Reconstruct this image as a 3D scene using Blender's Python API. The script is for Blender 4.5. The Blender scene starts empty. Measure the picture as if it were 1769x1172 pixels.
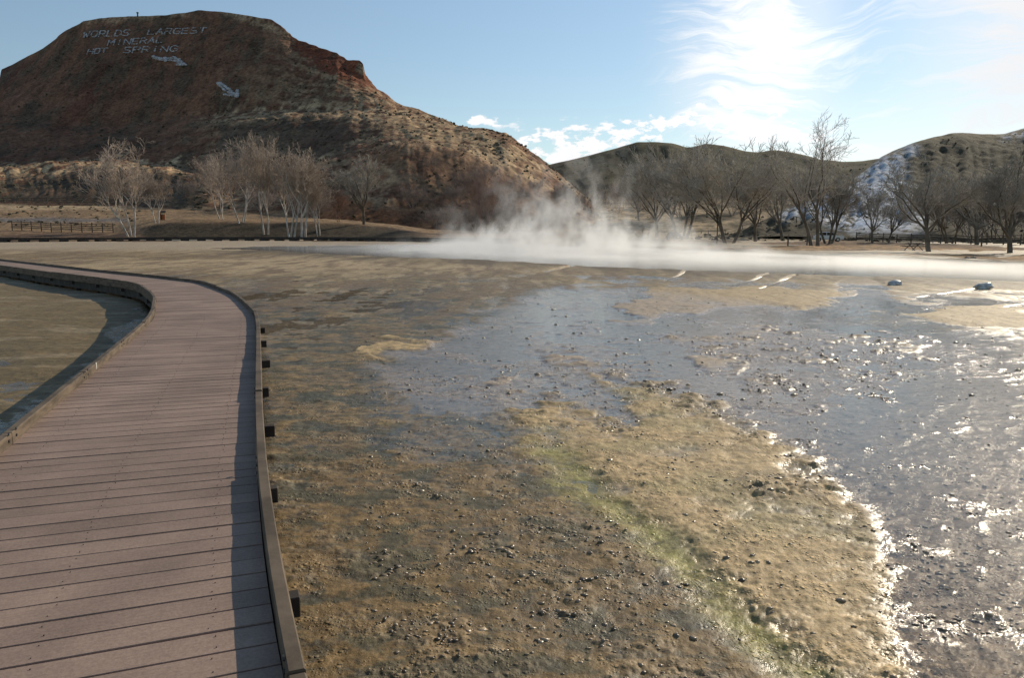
import bpy, bmesh, math, random
import numpy as np
from mathutils import Vector, Matrix
random.seed(7)
RNG = np.random.default_rng(7)
S = bpy.context.scene
COL = S.collection

# ------------------------------------------------------------------ camera
F_PX, HOR, CX, CY, CAM_Z = 1330.0, 400.0, 884.5, 586.0, 2.0
PITCH = math.atan((CY - HOR) / F_PX)
cam = bpy.data.cameras.new('camera')
cam.sensor_width = 36.0
cam.lens = 36.0 * F_PX / 1769.0
cam.clip_start, cam.clip_end = 0.05, 20000
cam_o = bpy.data.objects.new('camera', cam)
COL.objects.link(cam_o)
cam_o.location = (0, 0, CAM_Z)
cam_o.rotation_euler = (math.pi / 2 - PITCH, 0, 0)
S.camera = cam_o

# ------------------------------------------------------------------ light
SUN_AZ, SUN_EL = math.radians(42), math.radians(26)     # azimuth: clockwise from +Y
sd = Vector((math.sin(SUN_AZ) * math.cos(SUN_EL), math.cos(SUN_AZ) * math.cos(SUN_EL), math.sin(SUN_EL)))
sun = bpy.data.lights.new('sun', 'SUN')
sun.energy = 4.2
sun.angle = math.radians(0.53)
sun.color = (1.0, 0.875, 0.68)
sun_o = bpy.data.objects.new('sun', sun)
COL.objects.link(sun_o)
sun_o.rotation_euler = sd.to_track_quat('Z', 'Y').to_euler()
S.view_settings.view_transform = 'Standard'
S.view_settings.look = 'None'
S.view_settings.exposure = 0.0
S.view_settings.gamma = 1.0
S.cycles.use_denoising = True
S.cycles.max_bounces = 8
S.cycles.transparent_max_bounces = 24
S.cycles.volume_bounces = 1
S.cycles.volume_step_rate = 0.22
S.cycles.volume_max_steps = 256
S.cycles.sample_clamp_direct = 0
S.cycles.sample_clamp_indirect = 4


# ------------------------------------------------------------------ node helpers
class NT:
    def __init__(self, tree):
        self.t = tree
        tree.nodes.clear()

    def n(self, kind, **kw):
        nd = self.t.nodes.new(kind)
        for k, v in kw.items():
            if k == 'ins':
                for kk, vv in v.items():
                    self.put(nd.inputs[kk], vv)
            else:
                setattr(nd, k, v)
        return nd

    def put(self, sock, v):
        if isinstance(v, bpy.types.NodeSocket):
            self.t.links.new(v, sock)
        elif v is not None:
            if hasattr(sock, 'default_value') and sock.type == 'RGBA' and len(v) == 3:
                v = (*v, 1)
            elif sock.type == 'VECTOR' and hasattr(v, '__len__'):
                v = tuple(v)[:3]
            sock.default_value = v

    def m(self, op, a, b=None, c=None, clamp=False):
        nd = self.n('ShaderNodeMath', operation=op, use_clamp=clamp)
        for i, v in enumerate((a, b, c)):
            if v is not None:
                self.put(nd.inputs[i], v)
        return nd.outputs[0]

    def vm(self, op, a, b=None):
        nd = self.n('ShaderNodeVectorMath', operation=op)
        self.put(nd.inputs[0], a)
        if b is not None:
            self.put(nd.inputs[1], b)
        return nd.outputs['Value'] if op in ('DOT_PRODUCT', 'LENGTH') else nd.outputs[0]

    def comb(self, x, y, z=0.0):
        nd = self.n('ShaderNodeCombineXYZ')
        for i, v in enumerate((x, y, z)):
            self.put(nd.inputs[i], v)
        return nd.outputs[0]

    def noise(self, vec, scale, detail=4, rough=0.55, dist=0.0, out=0):
        nd = self.n('ShaderNodeTexNoise')
        self.put(nd.inputs['Vector'], vec)
        nd.inputs['Scale'].default_value = scale
        nd.inputs['Detail'].default_value = detail
        nd.inputs['Roughness'].default_value = rough
        nd.inputs['Distortion'].default_value = dist
        return nd.outputs[out]

    def ss(self, v, a, b, lo=0.0, hi=1.0):
        nd = self.n('ShaderNodeMapRange', interpolation_type='SMOOTHSTEP')
        self.put(nd.inputs['Value'], v)
        for k, x in (('From Min', a), ('From Max', b), ('To Min', lo), ('To Max', hi)):
            self.put(nd.inputs[k], x)
        return nd.outputs[0]

    def mix(self, f, a, b, mode='MIX'):
        nd = self.n('ShaderNodeMix', data_type='RGBA', blend_type=mode)
        self.put(nd.inputs[0], f)
        self.put(nd.inputs[6], a)
        self.put(nd.inputs[7], b)
        return nd.outputs[2]


# ------------------------------------------------------------------ world: sky and clouds
world = bpy.data.worlds.new('World')
S.world = world
world.use_nodes = True
w = NT(world.node_tree)
sky = w.n('ShaderNodeTexSky', sky_type='NISHITA', sun_disc=False)
sky.sun_elevation = SUN_EL
sky.sun_rotation = SUN_AZ
sky.altitude = 1300
sky.air_density = 1.0
sky.dust_density = 0.3
sky.ozone_density = 1.0
tc = w.n('ShaderNodeTexCoord')
D = tc.outputs['Generated']
sx = w.n('ShaderNodeSeparateXYZ', ins={0: D})
X, Y, Z = sx.outputs
AZ = w.m('MULTIPLY', w.m('ARCTAN2', X, Y), 57.29578)           # degrees clockwise from +Y
EL = w.m('MULTIPLY', w.m('ARCSINE', Z), 57.29578)
zz = w.m('ADD', w.m('MAXIMUM', Z, 0.0), 0.12)
PL = w.comb(w.m('DIVIDE', X, zz), w.m('DIVIDE', Y, zz))         # cloud-plane position


def gauss(az, el, ra, re):
    a = w.m('DIVIDE', w.m('SUBTRACT', AZ, az), ra)
    e = w.m('DIVIDE', w.m('SUBTRACT', EL, el), re)
    s_ = w.m('ADD', w.m('MULTIPLY', a, a), w.m('MULTIPLY', e, e))
    return w.m('EXPONENT', w.m('MULTIPLY', s_, -1.0))


def rot2(vec, deg, sxx, syy):
    mp = w.n('ShaderNodeMapping', vector_type='POINT')
    w.put(mp.inputs['Vector'], vec)
    mp.inputs['Rotation'].default_value = (0, 0, math.radians(deg))
    mp.inputs['Scale'].default_value = (sxx, syy, 1)
    return mp.outputs[0]


AE = w.comb(AZ, EL)
warp = w.noise(rot2(AE, 0, 0.09, 0.13), 1.0, 3, out=1)
AEw = w.vm('ADD', AE, w.vm('MULTIPLY', w.vm('SUBTRACT', warp, (0.5, 0.5, 0.5)), (9.0, 7.0, 0)))
streak = w.m('ADD', w.m('MULTIPLY', w.noise(rot2(AEw, -52, 0.08, 0.5), 1.0, 8, 0.66), 0.55), w.m('MULTIPLY', w.noise(rot2(AEw, -58, 0.16, 1.7), 1.0, 6, 0.6), 0.45))
ripple = w.noise(rot2(AEw, -20, 0.3, 1.5), 1.0, 6, 0.62)
soft = w.noise(rot2(AEw, -30, 0.08, 0.16), 1.0, 5, 0.55)
band1 = gauss(18.8, 13.0, 3.7, 9.0)
band1b = gauss(14.3, 10.5, 4.0, 5.0)
band2 = gauss(33.0, 12.0, 6.5, 7.0)
band3 = gauss(25.5, 5.5, 5.5, 2.8)
cir = w.m('ADD', w.m('MULTIPLY', band1, 0.95), w.m('ADD', w.m('MULTIPLY', band1b, 0.85),
          w.m('ADD', w.m('MULTIPLY', band2, 1.1), w.m('MULTIPLY', band3, 0.6))))
tex = w.m('ADD', w.m('MULTIPLY', streak, 0.62), w.m('ADD', w.m('MULTIPLY', ripple, 0.18), w.m('MULTIPLY', soft, 0.3)))
cirrus = w.m('MULTIPLY', w.ss(cir, 0.03, 0.3), w.ss(w.m('ADD', w.m('MULTIPLY', cir, 0.85), w.m('MULTIPLY', w.m('SUBTRACT', tex, 0.55), 5.2)), 0.0, 1.25))
veil = w.m('MULTIPLY', w.ss(cir, 0.02, 0.9), 0.36)
# small low cumulus near the horizon
cn = w.noise(rot2(AE, 0, 0.62, 1.25), 1.0, 7, 0.6)
cm = w.m('ADD', w.m('MULTIPLY', gauss(3.0, 5.4, 3.8, 1.9), 1.25), w.m('ADD', gauss(14.5, 8.0, 4.0, 0.95),
         w.m('ADD', gauss(8.0, 6.9, 3.4, 0.8), w.m('ADD', gauss(19.0, 6.5, 3.2, 0.8), w.m('ADD', gauss(-1.8, 7.9, 1.5, 0.35), gauss(5.0, 4.3, 4.0, 1.0))))))
cumu = w.m('MULTIPLY', w.ss(w.m('ADD', w.m('MULTIPLY', cm, 0.34), w.m('MULTIPLY', w.m('SUBTRACT', cn, 0.5), 2.6)), 0.16, 0.40), w.ss(cm, 0.10, 0.4))
mask = w.m('MAXIMUM', w.m('MAXIMUM', cirrus, veil), cumu)
glow = gauss(19.0, 12.0, 7.0, 12.0)
cc = w.m('ADD', w.m('ADD', 7.0, w.m('MULTIPLY', glow, 2.0)), w.m('MULTIPLY', cumu, 0.8))
ccol = w.vm('MULTIPLY', w.comb(cc, cc, cc), (0.99, 1.0, 1.02))
sg = w.ss(EL, 0.0, 22.0, 0.80, 1.08)
skyc = w.vm('MULTIPLY', w.vm('MULTIPLY', sky.outputs[0], (1.05, 1.02, 0.92)), w.comb(sg, sg, sg))
bg = w.n('ShaderNodeBackground')
bg.inputs['Strength'].default_value = 0.13
w.put(bg.inputs['Color'], w.mix(mask, skyc, ccol))
wo = w.n('ShaderNodeOutputWorld')
w.t.links.new(bg.outputs[0], wo.inputs[0])


# ------------------------------------------------------------------ image <-> world maths (used only to read positions off the photo)
cP, sP = math.cos(PITCH), math.sin(PITCH)


def ray(px, py):
    a = (np.asarray(px, float) - CX) / F_PX
    b = -(np.asarray(py, float) - CY) / F_PX
    return a, cP + b * sP, b * cP - sP


def at(px, py, z=0.0):
    dx, dy, dz = ray(px, py)
    t = (z - CAM_Z) / dz
    return np.stack([dx * t, dy * t], -1)


def at_depth(px, py, Yd):
    dx, dy, dz = ray(px, py)
    return dx / dy, Yd, CAM_Z + Yd * dz / dy       # u = x/y, depth, z


def proj(x, y, z):
    dz = z - CAM_Z
    fw = y * cP - dz * sP
    up = y * sP + dz * cP
    return CX + F_PX * x / fw, CY - F_PX * up / fw


# ------------------------------------------------------------------ numpy noise
_perm = RNG.permutation(1024)
_perm = np.concatenate([_perm, _perm, _perm])
_g = RNG.uniform(0, 2 * np.pi, 1024)
_gx, _gy = np.cos(_g), np.sin(_g)


def pn(x, y, seed=0):
    xi = np.floor(x).astype(np.int64)
    yi = np.floor(y).astype(np.int64)
    xf, yf = x - xi, y - yi
    u = xf * xf * xf * (xf * (xf * 6 - 15) + 10)
    v = yf * yf * yf * (yf * (yf * 6 - 15) + 10)

    def g(ix, iy, dx, dy):
        h = _perm[_perm[(ix + seed * 57) & 1023] + (iy & 1023)] & 1023
        return _gx[h] * dx + _gy[h] * dy
    a = g(xi, yi, xf, yf)
    b = g(xi + 1, yi, xf - 1, yf)
    c = g(xi, yi + 1, xf, yf - 1)
    d = g(xi + 1, yi + 1, xf - 1, yf - 1)
    return ((a * (1 - u) + b * u) * (1 - v) + (c * (1 - u) + d * u) * v) * 1.41


def fbm(x, y, octv=4, seed=0, gain=0.5, lac=2.03):
    s = np.zeros_like(x)
    a = 1.0
    for i in range(octv):
        s += a * pn(x, y, seed + i * 3)
        x, y = x * lac + 13.7, y * lac - 7.1
        a *= gain
    return s


def worley(x, y, seed=0):
    xi = np.floor(x).astype(np.int64)
    yi = np.floor(y).astype(np.int64)
    best = np.full(x.shape, 9.0)
    bid = np.zeros(x.shape)
    for ox in (-1, 0, 1):
        for oy in (-1, 0, 1):
            h = _perm[_perm[(xi + ox + seed * 31) & 1023] + ((yi + oy) & 1023)] & 1023
            cx = xi + ox + 0.5 + 0.42 * _gx[h]
            cy = yi + oy + 0.5 + 0.42 * _gy[h]
            d = (x - cx) ** 2 + (y - cy) ** 2
            k = d < best
            best = np.where(k, d, best)
            bid = np.where(k, (h * 7919 % 1024) / 1024.0, bid)
    return np.sqrt(best), bid


def sst(a, b, x):
    t = np.clip((x - a) / (b - a), 0, 1)
    return t * t * (3 - 2 * t)


def poly_sd(px, py, poly):
    """signed distance (positive inside) of points to a polygon"""
    P = np.array(poly, float)
    best = np.full(px.shape, 1e9)
    ins = np.zeros(px.shape, bool)
    for (ax, ay), (bx, by) in zip(P, np.roll(P, -1, 0)):
        ex, ey = bx - ax, by - ay
        t = np.clip(((px - ax) * ex + (py - ay) * ey) / (ex * ex + ey * ey + 1e-9), 0, 1)
        best = np.minimum(best, (px - ax - t * ex) ** 2 + (py - ay - t * ey) ** 2)
        c = ((ay > py) != (by > py)) & (px < (bx - ax) * (py - ay) / (by - ay + 1e-12) + ax)
        ins ^= c
    d = np.sqrt(best)
    return np.where(ins, d, -d)


# ------------------------------------------------------------------ mesh helpers
def mesh_arrays(name, verts, quads=None, tris=None, smooth=False):
    me = bpy.data.meshes.new(name)
    verts = np.ascontiguousarray(verts, np.float32)
    nq = 0 if quads is None else len(quads)
    nt = 0 if tris is None else len(tris)
    me.vertices.add(len(verts))
    me.vertices.foreach_set('co', verts.ravel())
    li = []
    if nq: li.append(np.asarray(quads, np.int32).ravel())
    if nt: li.append(np.asarray(tris, np.int32).ravel())
    li = np.concatenate(li)
    me.loops.add(len(li))
    me.loops.foreach_set('vertex_index', li)
    me.polygons.add(nq + nt)
    st = np.concatenate([np.arange(nq) * 4, nq * 4 + np.arange(nt) * 3]).astype(np.int32)
    me.polygons.foreach_set('loop_start', st)
    me.polygons.foreach_set('use_smooth', np.full(nq + nt, smooth, bool))
    me.update(calc_edges=True)
    me.validate()
    return me


def set_col(me, name, rgb):
    at_ = me.attributes.new(name, 'FLOAT_COLOR', 'POINT')
    a = np.ones((len(me.vertices), 4), np.float32)
    a[:, :3] = rgb
    at_.data.foreach_set('color', a.ravel())


def set_f(me, name, v):
    at_ = me.attributes.new(name, 'FLOAT', 'POINT')
    at_.data.foreach_set('value', np.ascontiguousarray(v, np.float32).ravel())


def link(name, me, mat=None, parent=None, kind=None, label=None, cat=None, group=None):
    o = bpy.data.objects.new(name, me)
    COL.objects.link(o)
    if mat is not None and me is not None:
        me.materials.append(mat)
    if parent is not None:
        o.parent = parent
    return tag(o, label, cat, group, kind)


def tag(o, label=None, cat=None, group=None, kind=None):
    for k, v in (('label', label), ('category', cat), ('group', group), ('kind', kind)):
        if v: o[k] = v
    return o


def empty(name, loc, rz=0.0, **kw):
    o = bpy.data.objects.new(name, None)
    COL.objects.link(o)
    o.location = loc
    o.rotation_euler = (0, 0, rz)
    return tag(o, **kw)


class MB:
    """collects simple solids into one mesh"""
    def __init__(self):
        self.v, self.f, self.n = [], [], 0

    def add(self, verts, faces):
        self.v.append(np.array(verts, float))
        self.f += [tuple(i + self.n for i in f) for f in faces]
        self.n += len(verts)

    def box(self, c, s, rz=0.0, rx=0.0):
        hx, hy, hz = s[0] / 2, s[1] / 2, s[2] / 2
        v = np.array([(x, y, z) for z in (-hz, hz) for y in (-hy, hy) for x in (-hx, hx)])
        M = np.array((Matrix.Rotation(rz, 3, 'Z') @ Matrix.Rotation(rx, 3, 'X')))
        self.add(v @ M.T + np.array(c), [(0, 2, 3, 1), (4, 5, 7, 6), (0, 1, 5, 4), (2, 6, 7, 3), (0, 4, 6, 2), (1, 3, 7, 5)])

    def tube(self, a, b, r0, r1=None, n=8):
        r1 = r0 if r1 is None else r1
        a, b = Vector(a), Vector(b)
        d = (b - a).normalized()
        s = d.orthogonal().normalized()
        t = d.cross(s)
        v = []
        for p, r in ((a, r0), (b, r1)):
            for i in range(n):
                g = 2 * math.pi * i / n
                v.append(p + s * (r * math.cos(g)) + t * (r * math.sin(g)))
        fs = [(i, (i + 1) % n, n + (i + 1) % n, n + i) for i in range(n)]
        fs += [tuple(range(n - 1, -1, -1)), tuple(range(n, 2 * n))]
        self.add(v, fs)

    def prism(self, prof, x0, x1):
        """profile in (y, z), extruded along x"""
        n = len(prof)
        v = [(x0, y, z) for y, z in prof] + [(x1, y, z) for y, z in prof]
        self.add(v, [(i, n + i, n + (i + 1) % n, (i + 1) % n) for i in range(n)] + [tuple(range(n)), tuple(range(2 * n - 1, n - 1, -1))])

    def mesh(self, name, bevel=0.0, smooth=False):
        me = bpy.data.meshes.new(name)
        me.from_pydata([tuple(p) for p in np.concatenate(self.v)], [], self.f)
        bm = bmesh.new()
        bm.from_mesh(me)
        bmesh.ops.recalc_face_normals(bm, faces=bm.faces)
        if bevel:
            bmesh.ops.bevel(bm, geom=bm.edges[:], offset=bevel, segments=1, affect='EDGES', clamp_overlap=True)
        bm.to_mesh(me)
        bm.free()
        if smooth:
            me.polygons.foreach_set('use_smooth', np.ones(len(me.polygons), bool))
        return me

    def obj(self, name, mat, parent=None, bevel=0.0, smooth=False, **kw):
        return link(name, self.mesh(name, bevel, smooth), mat, parent, **kw)


def grid_quads(nr, nc):
    i = np.arange((nr - 1) * (nc - 1))
    r, c = i // (nc - 1), i % (nc - 1)
    a = r * nc + c
    return np.stack([a, a + 1, a + nc + 1, a + nc], 1)


# ------------------------------------------------------------------ materials
def mat_basic(name, col, rough=0.8, nscale=8.0, var=0.35, bump=0.3, bscale=None, spec=0.3, metal=0.0, stretch=(1, 1, 1), attr=None, rand=0.0, dist=0.01):
    mt = bpy.data.materials.new(name)
    mt.use_nodes = True
    t = NT(mt.node_tree)
    tcn = t.n('ShaderNodeTexCoord')
    mp = t.n('ShaderNodeMapping', ins={'Vector': tcn.outputs['Object']})
    mp.inputs['Scale'].default_value = stretch
    nz = t.noise(mp.outputs[0], nscale, 6, 0.6)
    base = t.n('ShaderNodeAttribute', attribute_name=attr).outputs['Color'] if attr else (*col, 1)
    k = t.ss(nz, 0.3, 0.7, 1 - var, 1 + var)
    if rand:
        oi = t.n('ShaderNodeObjectInfo')
        k = t.m('MULTIPLY', k, t.ss(oi.outputs['Random'], 0.0, 1.0, 1 - rand, 1 + rand))
    colr = t.vm('MULTIPLY', base, t.comb(k, k, k))
    bs = t.n('ShaderNodeBsdfPrincipled')
    t.put(bs.inputs['Base Color'], colr)
    bs.inputs['Roughness'].default_value = rough
    bs.inputs['Specular IOR Level'].default_value = spec
    bs.inputs['Metallic'].default_value = metal
    if bump:
        bp = t.n('ShaderNodeBump', ins={'Height': t.noise(mp.outputs[0], bscale or nscale * 3, 5, 0.6)})
        bp.inputs['Strength'].default_value = bump
        bp.inputs['Distance'].default_value = dist
        t.put(bs.inputs['Normal'], bp.outputs[0])
    o = t.n('ShaderNodeOutputMaterial')
    t.t.links.new(bs.outputs[0], o.inputs[0])
    return mt


# ------------------------------------------------------------------ terrain from survey breaklines
def interp_line(pts, us):
    """pts: (px, py, depth) -> depth and height along u"""
    P = np.array(pts, float)
    u, d, z = at_depth(P[:, 0], P[:, 1], P[:, 2])
    o = np.argsort(u)
    return np.interp(us, u[o], d[o]), np.interp(us, u[o], z[o])


class Terrain:
    def __init__(self, lines, u0, u1, nu, sub, extra, smooth=5):
        us = np.linspace(u0, u1, nu)
        Ds, Zs = [], []
        for L in lines:
            d, z = interp_line(L, us)
            k = np.hanning(smooth + 2)[1:-1]
            k /= k.sum()
            pad = smooth // 2
            d = np.convolve(np.pad(d, pad, 'edge'), k, 'valid')
            z = np.convolve(np.pad(z, pad, 'edge'), k, 'valid')
            Ds.append(d)
            Zs.append(z)
        for fd, fz in extra:                    # back of the hill
            Ds.append(fd(Ds[-1]))
            Zs.append(fz(Zs[-1]))
        self.us, self.D, self.Z = us, np.array(Ds), np.array(Zs)
        rows_d, rows_z, rows_t = [], [], []
        for i in range(len(Ds) - 1):
            n = sub[i]
            for j in range(n):
                f = j / n
                rows_d.append(Ds[i] * (1 - f) + Ds[i + 1] * f)
                rows_z.append(Zs[i] * (1 - f) + Zs[i + 1] * f)
                rows_t.append(i + f)
        rows_d.append(Ds[-1]); rows_z.append(Zs[-1]); rows_t.append(len(Ds) - 1)
        d, z = np.array(rows_d), np.array(rows_z)
        # soften the creases along each column
        keep = z.copy()
        for _ in range(3):
            z[1:-1] = (z[:-2] + 2 * z[1:-1] + z[2:]) / 4
        self.d, self.z, self.t = d, z, np.repeat(np.array(rows_t)[:, None], nu, 1)
        self.x, self.y = us[None, :] * d, d
        self.nr, self.nc = d.shape

    def verts(self):
        return np.stack([self.x, self.y, self.z], -1).reshape(-1, 3)

    def height(self, x, y):
        u = x / y
        c = (u - self.us[0]) / (self.us[1] - self.us[0])
        if c < 0 or c >= self.nc - 1: return -99.0
        c0 = int(c); f = c - c0
        dcol = self.d[:, c0] * (1 - f) + self.d[:, c0 + 1] * f
        zcol = self.z[:, c0] * (1 - f) + self.z[:, c0 + 1] * f
        if y < dcol[0] or y > dcol[-1]: return -99.0
        return float(np.interp(y, dcol, zcol))

    def hit(self, px, py):
        """first point of this terrain seen along a photo ray"""
        dx, dy, dz = ray(px, py)
        u, s = dx / dy, dz / dy
        c = (u - self.us[0]) / (self.us[1] - self.us[0])
        c0 = int(np.clip(c, 0, self.nc - 2)); f = float(np.clip(c - c0, 0, 1))
        dcol = self.d[:, c0] * (1 - f) + self.d[:, c0 + 1] * f
        zcol = self.z[:, c0] * (1 - f) + self.z[:, c0 + 1] * f
        g = zcol - (CAM_Z + s * dcol)
        k = np.where(g >= 0)[0]
        if len(k) == 0: return None
        k = k[0]
        if k == 0: d = dcol[0]
        else:
            a = g[k - 1] / (g[k - 1] - g[k])
            d = dcol[k - 1] + a * (dcol[k] - dcol[k - 1])
        return np.array([u * d, d, CAM_Z + s * d])


# ---- ground beyond the mud: shore, lawns, banks
SHORE = [(-900, 419), (0, 419), (400, 419), (700, 420), (1000, 426), (1200, 433), (1350, 439), (1500, 445.5), (1769, 455), (2300, 476), (2700, 495)]


def shore_line(z):
    return [(p, q, float(at(p, q, z)[1])) for p, q in SHORE]


B1 = [(-900, 411, 195), (0, 409, 192), (200, 409, 192), (260, 411.5, 190), (330, 413, 188), (450, 413, 188), (600, 413, 188), (680, 413, 185), (740, 415, 175), (850, 417, 165), (1000, 420, 140),
      (1100, 422, 120), (1300, 427, 94), (1500, 431, 81), (1769, 438, 69), (2300, 452, 55), (2700, 465, 48)]
B2 = [(-900, 396, 215), (0, 396, 213), (200, 400, 212), (245, 394, 206), (280, 387, 204), (330, 383, 204), (450, 382, 204), (600, 385, 204), (680, 391, 204), (740, 406, 195), (850, 411, 190), (1000, 414, 180),
      (1100, 415, 165), (1300, 417, 140), (1500, 419, 122), (1769, 425, 105), (2300, 435, 85), (2700, 445, 75)]
B3 = [(-900, 370, 250), (0, 370, 250), (200, 373, 250), (330, 376, 240), (450, 374, 240), (600, 381, 235), (680, 388, 230), (740, 398, 225), (850, 404, 220), (1000, 410, 215),
      (1100, 410, 205), (1300, 412, 185), (1500, 414, 160), (1769, 418, 135), (2300, 425, 110), (2700, 430, 100)]
B4 = [(-900, 348, 290), (0, 350, 290), (200, 352, 290), (330, 362, 280), (450, 370, 275), (600, 380, 265), (680, 388, 260), (740, 395, 255), (850, 400, 250), (1000, 404, 250),
      (1100, 400, 260), (1300, 402, 245), (1500, 408, 205), (1769, 410, 180), (2300, 405, 170), (2700, 400, 160)]
bank = Terrain([shore_line(-0.25), [(p, q - 0.6, d * 1.02) for p, q, d in shore_line(0.12)], B1, B2, B3, B4], -1.5, 1.5, 900, [4, 14, 14, 12, 10, 6, 6],
               [(lambda d: d * 0 + 900, lambda z: z * 1.0), (lambda d: d * 0 + 6000, lambda z: z * 1.0)], 9)
nz = fbm(bank.x * 0.05, bank.y * 0.05, 4, 3)
amp = sst(0.6, 1.6, bank.t) * np.clip(1 - (bank.t - 5), 0, 1)
bank.z += amp * (0.35 * nz + 0.10 * fbm(bank.x * 0.6, bank.y * 0.6, 3, 9))

# ---- the mesa
SIL = [(-900, 260), (-500, 215), (-200, 160), (-60, 138), (-1, 136), (2, 118), (17, 112), (34, 103), (73, 82), (97, 64), (100, 60), (112, 51), (138, 38), (143, 34), (170, 29), (234, 25), (288, 24), (319, 20), (343, 15), (383, 18), (427, 24), (468, 31),
       (488, 44), (509, 63), (533, 72), (556, 81), (583, 90), (601, 101), (621, 102), (628, 106), (630, 126), (640, 138), (650, 151), (667, 160), (683, 175), (698, 183), (719, 187), (739, 196), (780, 211), (798, 219),
       (818, 222), (834, 220), (852, 225), (875, 232), (893, 246), (918, 264), (949, 284), (1000, 330), (1060, 380), (1120, 412), (1200, 425)]


def dep(pts):
    a = np.array(pts, float)
    return lambda p: float(np.interp(p, a[:, 0], a[:, 1]))


dF = dep([(-900, 560), (0, 545), (300, 530), (450, 505), (650, 450), (830, 405), (950, 390), (1200, 360)])
MF = [(p, q, dF(p)) for p, q in SIL]
MA = [(-900, 352, 284), (0, 353, 284), (210, 355, 284), (300, 363, 278), (380, 369, 272), (450, 375, 266), (520, 380, 255), (600, 384, 246), (660, 391, 244), (720, 396, 246), (780, 400, 248), (840, 402, 250), (900, 405, 250), (950, 408, 250), (1200, 425, 250)]
MB_ = [(-900, 300, 335), (0, 293, 335), (100, 287, 335), (210, 284, 335), (300, 300, 325), (380, 312, 312), (450, 308, 305), (520, 302, 298), (600, 290, 290), (640, 275, 290), (680, 252, 292), (720, 248, 294), (770, 258, 296), (830, 278, 298), (880, 298, 300), (920, 318, 300), (950, 332, 300), (1060, 390, 300), (1200, 425, 300)]
MC = [(-900, 288, 372), (0, 283, 372), (100, 278, 372), (210, 272, 370), (300, 286, 360), (380, 296, 342), (450, 290, 336), (520, 276, 330), (600, 250, 325), (660, 240, 322), (720, 240, 322), (780, 246, 322), (840, 262, 322), (880, 278, 322), (920, 300, 322), (950, 318, 322), (1060, 387, 322), (1200, 425, 322)]
MD = [(-900, 260, 420), (0, 235, 420), (100, 237, 420), (210, 236, 416), (300, 230, 408), (380, 212, 396), (450, 207, 388), (520, 206, 380), (600, 200, 366), (660, 205, 356), (720, 216, 350), (780, 226, 346), (840, 234, 342), (880, 245, 340), (920, 276, 340), (950, 300, 340), (1060, 384, 340), (1200, 425, 340)]
ME = [(-900, 250, 446), (0, 214, 446), (100, 216, 446), (210, 216, 442), (300, 205, 436), (380, 194, 428), (450, 190, 420), (520, 189, 412), (600, 188, 400), (660, 193, 388), (720, 206, 378), (780, 219, 370), (840, 228, 364), (880, 237, 360), (920, 269, 358), (950, 290, 356), (1060, 382, 356), (1200, 425, 356)]
_se = np.array([(p, q) for p, q in SIL if not 590 < p < 660] + [(600, 110), (620, 124), (640, 140)], float)
_se = _se[np.argsort(_se[:, 0])]
_me = np.array(ME, float)
_ps = sorted({float(p) for p in _se[:, 0]} | {float(p) for p in _me[:, 0]})
MG = []
for p in _ps:
    ye, de_ = np.interp(p, _me[:, 0], _me[:, 1]), np.interp(p, _me[:, 0], _me[:, 2])
    yf = np.interp(p, _se[:, 0], _se[:, 1])
    MG.append((p, max(ye + (yf - ye) * 0.86, yf + 0.5), de_ + (dF(p) - de_) * 0.86))
mesa = Terrain([[(p, q + 6, d - 8) for p, q, d in MA], MA, MB_, MC, MD, ME, MG, MF], -1.5, 0.24, 1500, [3, 40, 26, 40, 20, 76, 18, 12, 20],
               [(lambda d: d + 45, lambda z: z * 0.93 - 2), (lambda d: d + 330, lambda z: z * 0 - 6)], 3)
mx, my, mt_ = mesa.x, mesa.y, mesa.t
am = sst(0.8, 1.6, mt_) * (0.25 + 0.75 * (1 - np.exp(-((mt_ - 7.0) / 0.5) ** 2)))
rough1 = fbm(mx * 0.03, my * 0.03, 5, 21)
gul = np.abs(pn(mesa.us[None, :] * 42 + 0.3 * rough1, mt_ * 0.55 + 5, 33))
gul2 = np.abs(pn(mesa.us[None, :] * 110 + 0.5 * rough1, mt_ * 1.1, 37))
mesa.z += am * (1.3 * rough1 + 1.0 * (gul - 0.28) + 0.35 * (gul2 - 0.25) + 0.35 * fbm(mx * 0.25, my * 0.25, 4, 25))
mpx, mpy = proj(mx, my, mesa.z)
# red rim rock near the crest: stepped strata
rim = np.clip(sst(470, 500, mpx) * sst(690, 650, mpx) * sst(5.8, 6.1, mt_), 0, 1)
stepz = mesa.z / 3.2
st = (np.floor(stepz) + sst(0.55, 0.95, stepz - np.floor(stepz))) * 3.2
mesa.z = mesa.z * (1 - 0.25 * rim) + st * 0.25 * rim

# ---- far olive hill and the snowy hill on the right
FS = [(700, 420), (860, 330), (949, 283), (982, 276), (1022, 266), (1063, 255), (1101, 244), (1134, 244), (1160, 246), (1185, 253), (1200, 252), (1218, 247), (1249, 250), (1287, 260), (1310, 262), (1330, 258), (1345, 258), (1375, 263), (1416, 274), (1457, 278), (1489, 277), (1540, 270), (1640, 262), (1800, 255), (2300, 280)]
F3 = [(p, q, 500) for p, q in FS]
F0 = [(p, 405, 246) for p in (600, 1000, 1300, 2300)]
F1 = [(600, 404, 330), (860, 385, 340), (950, 372, 350), (1050, 352, 365), (1150, 344, 375), (1300, 343, 375), (1450, 345, 370), (2300, 350, 370)]
F2 = [(600, 402, 420), (860, 355, 425), (950, 325, 430), (1050, 310, 432), (1150, 300, 432), (1300, 302, 430), (1450, 310, 425), (2300, 320, 425)]
far = Terrain([F0, F1, F2, F3], -0.25, 1.1, 700, [30, 30, 40, 8, 8], [(lambda d: d + 60, lambda z: z * 0.95), (lambda d: d + 500, lambda z: z * 0 - 6)], 5)
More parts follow.
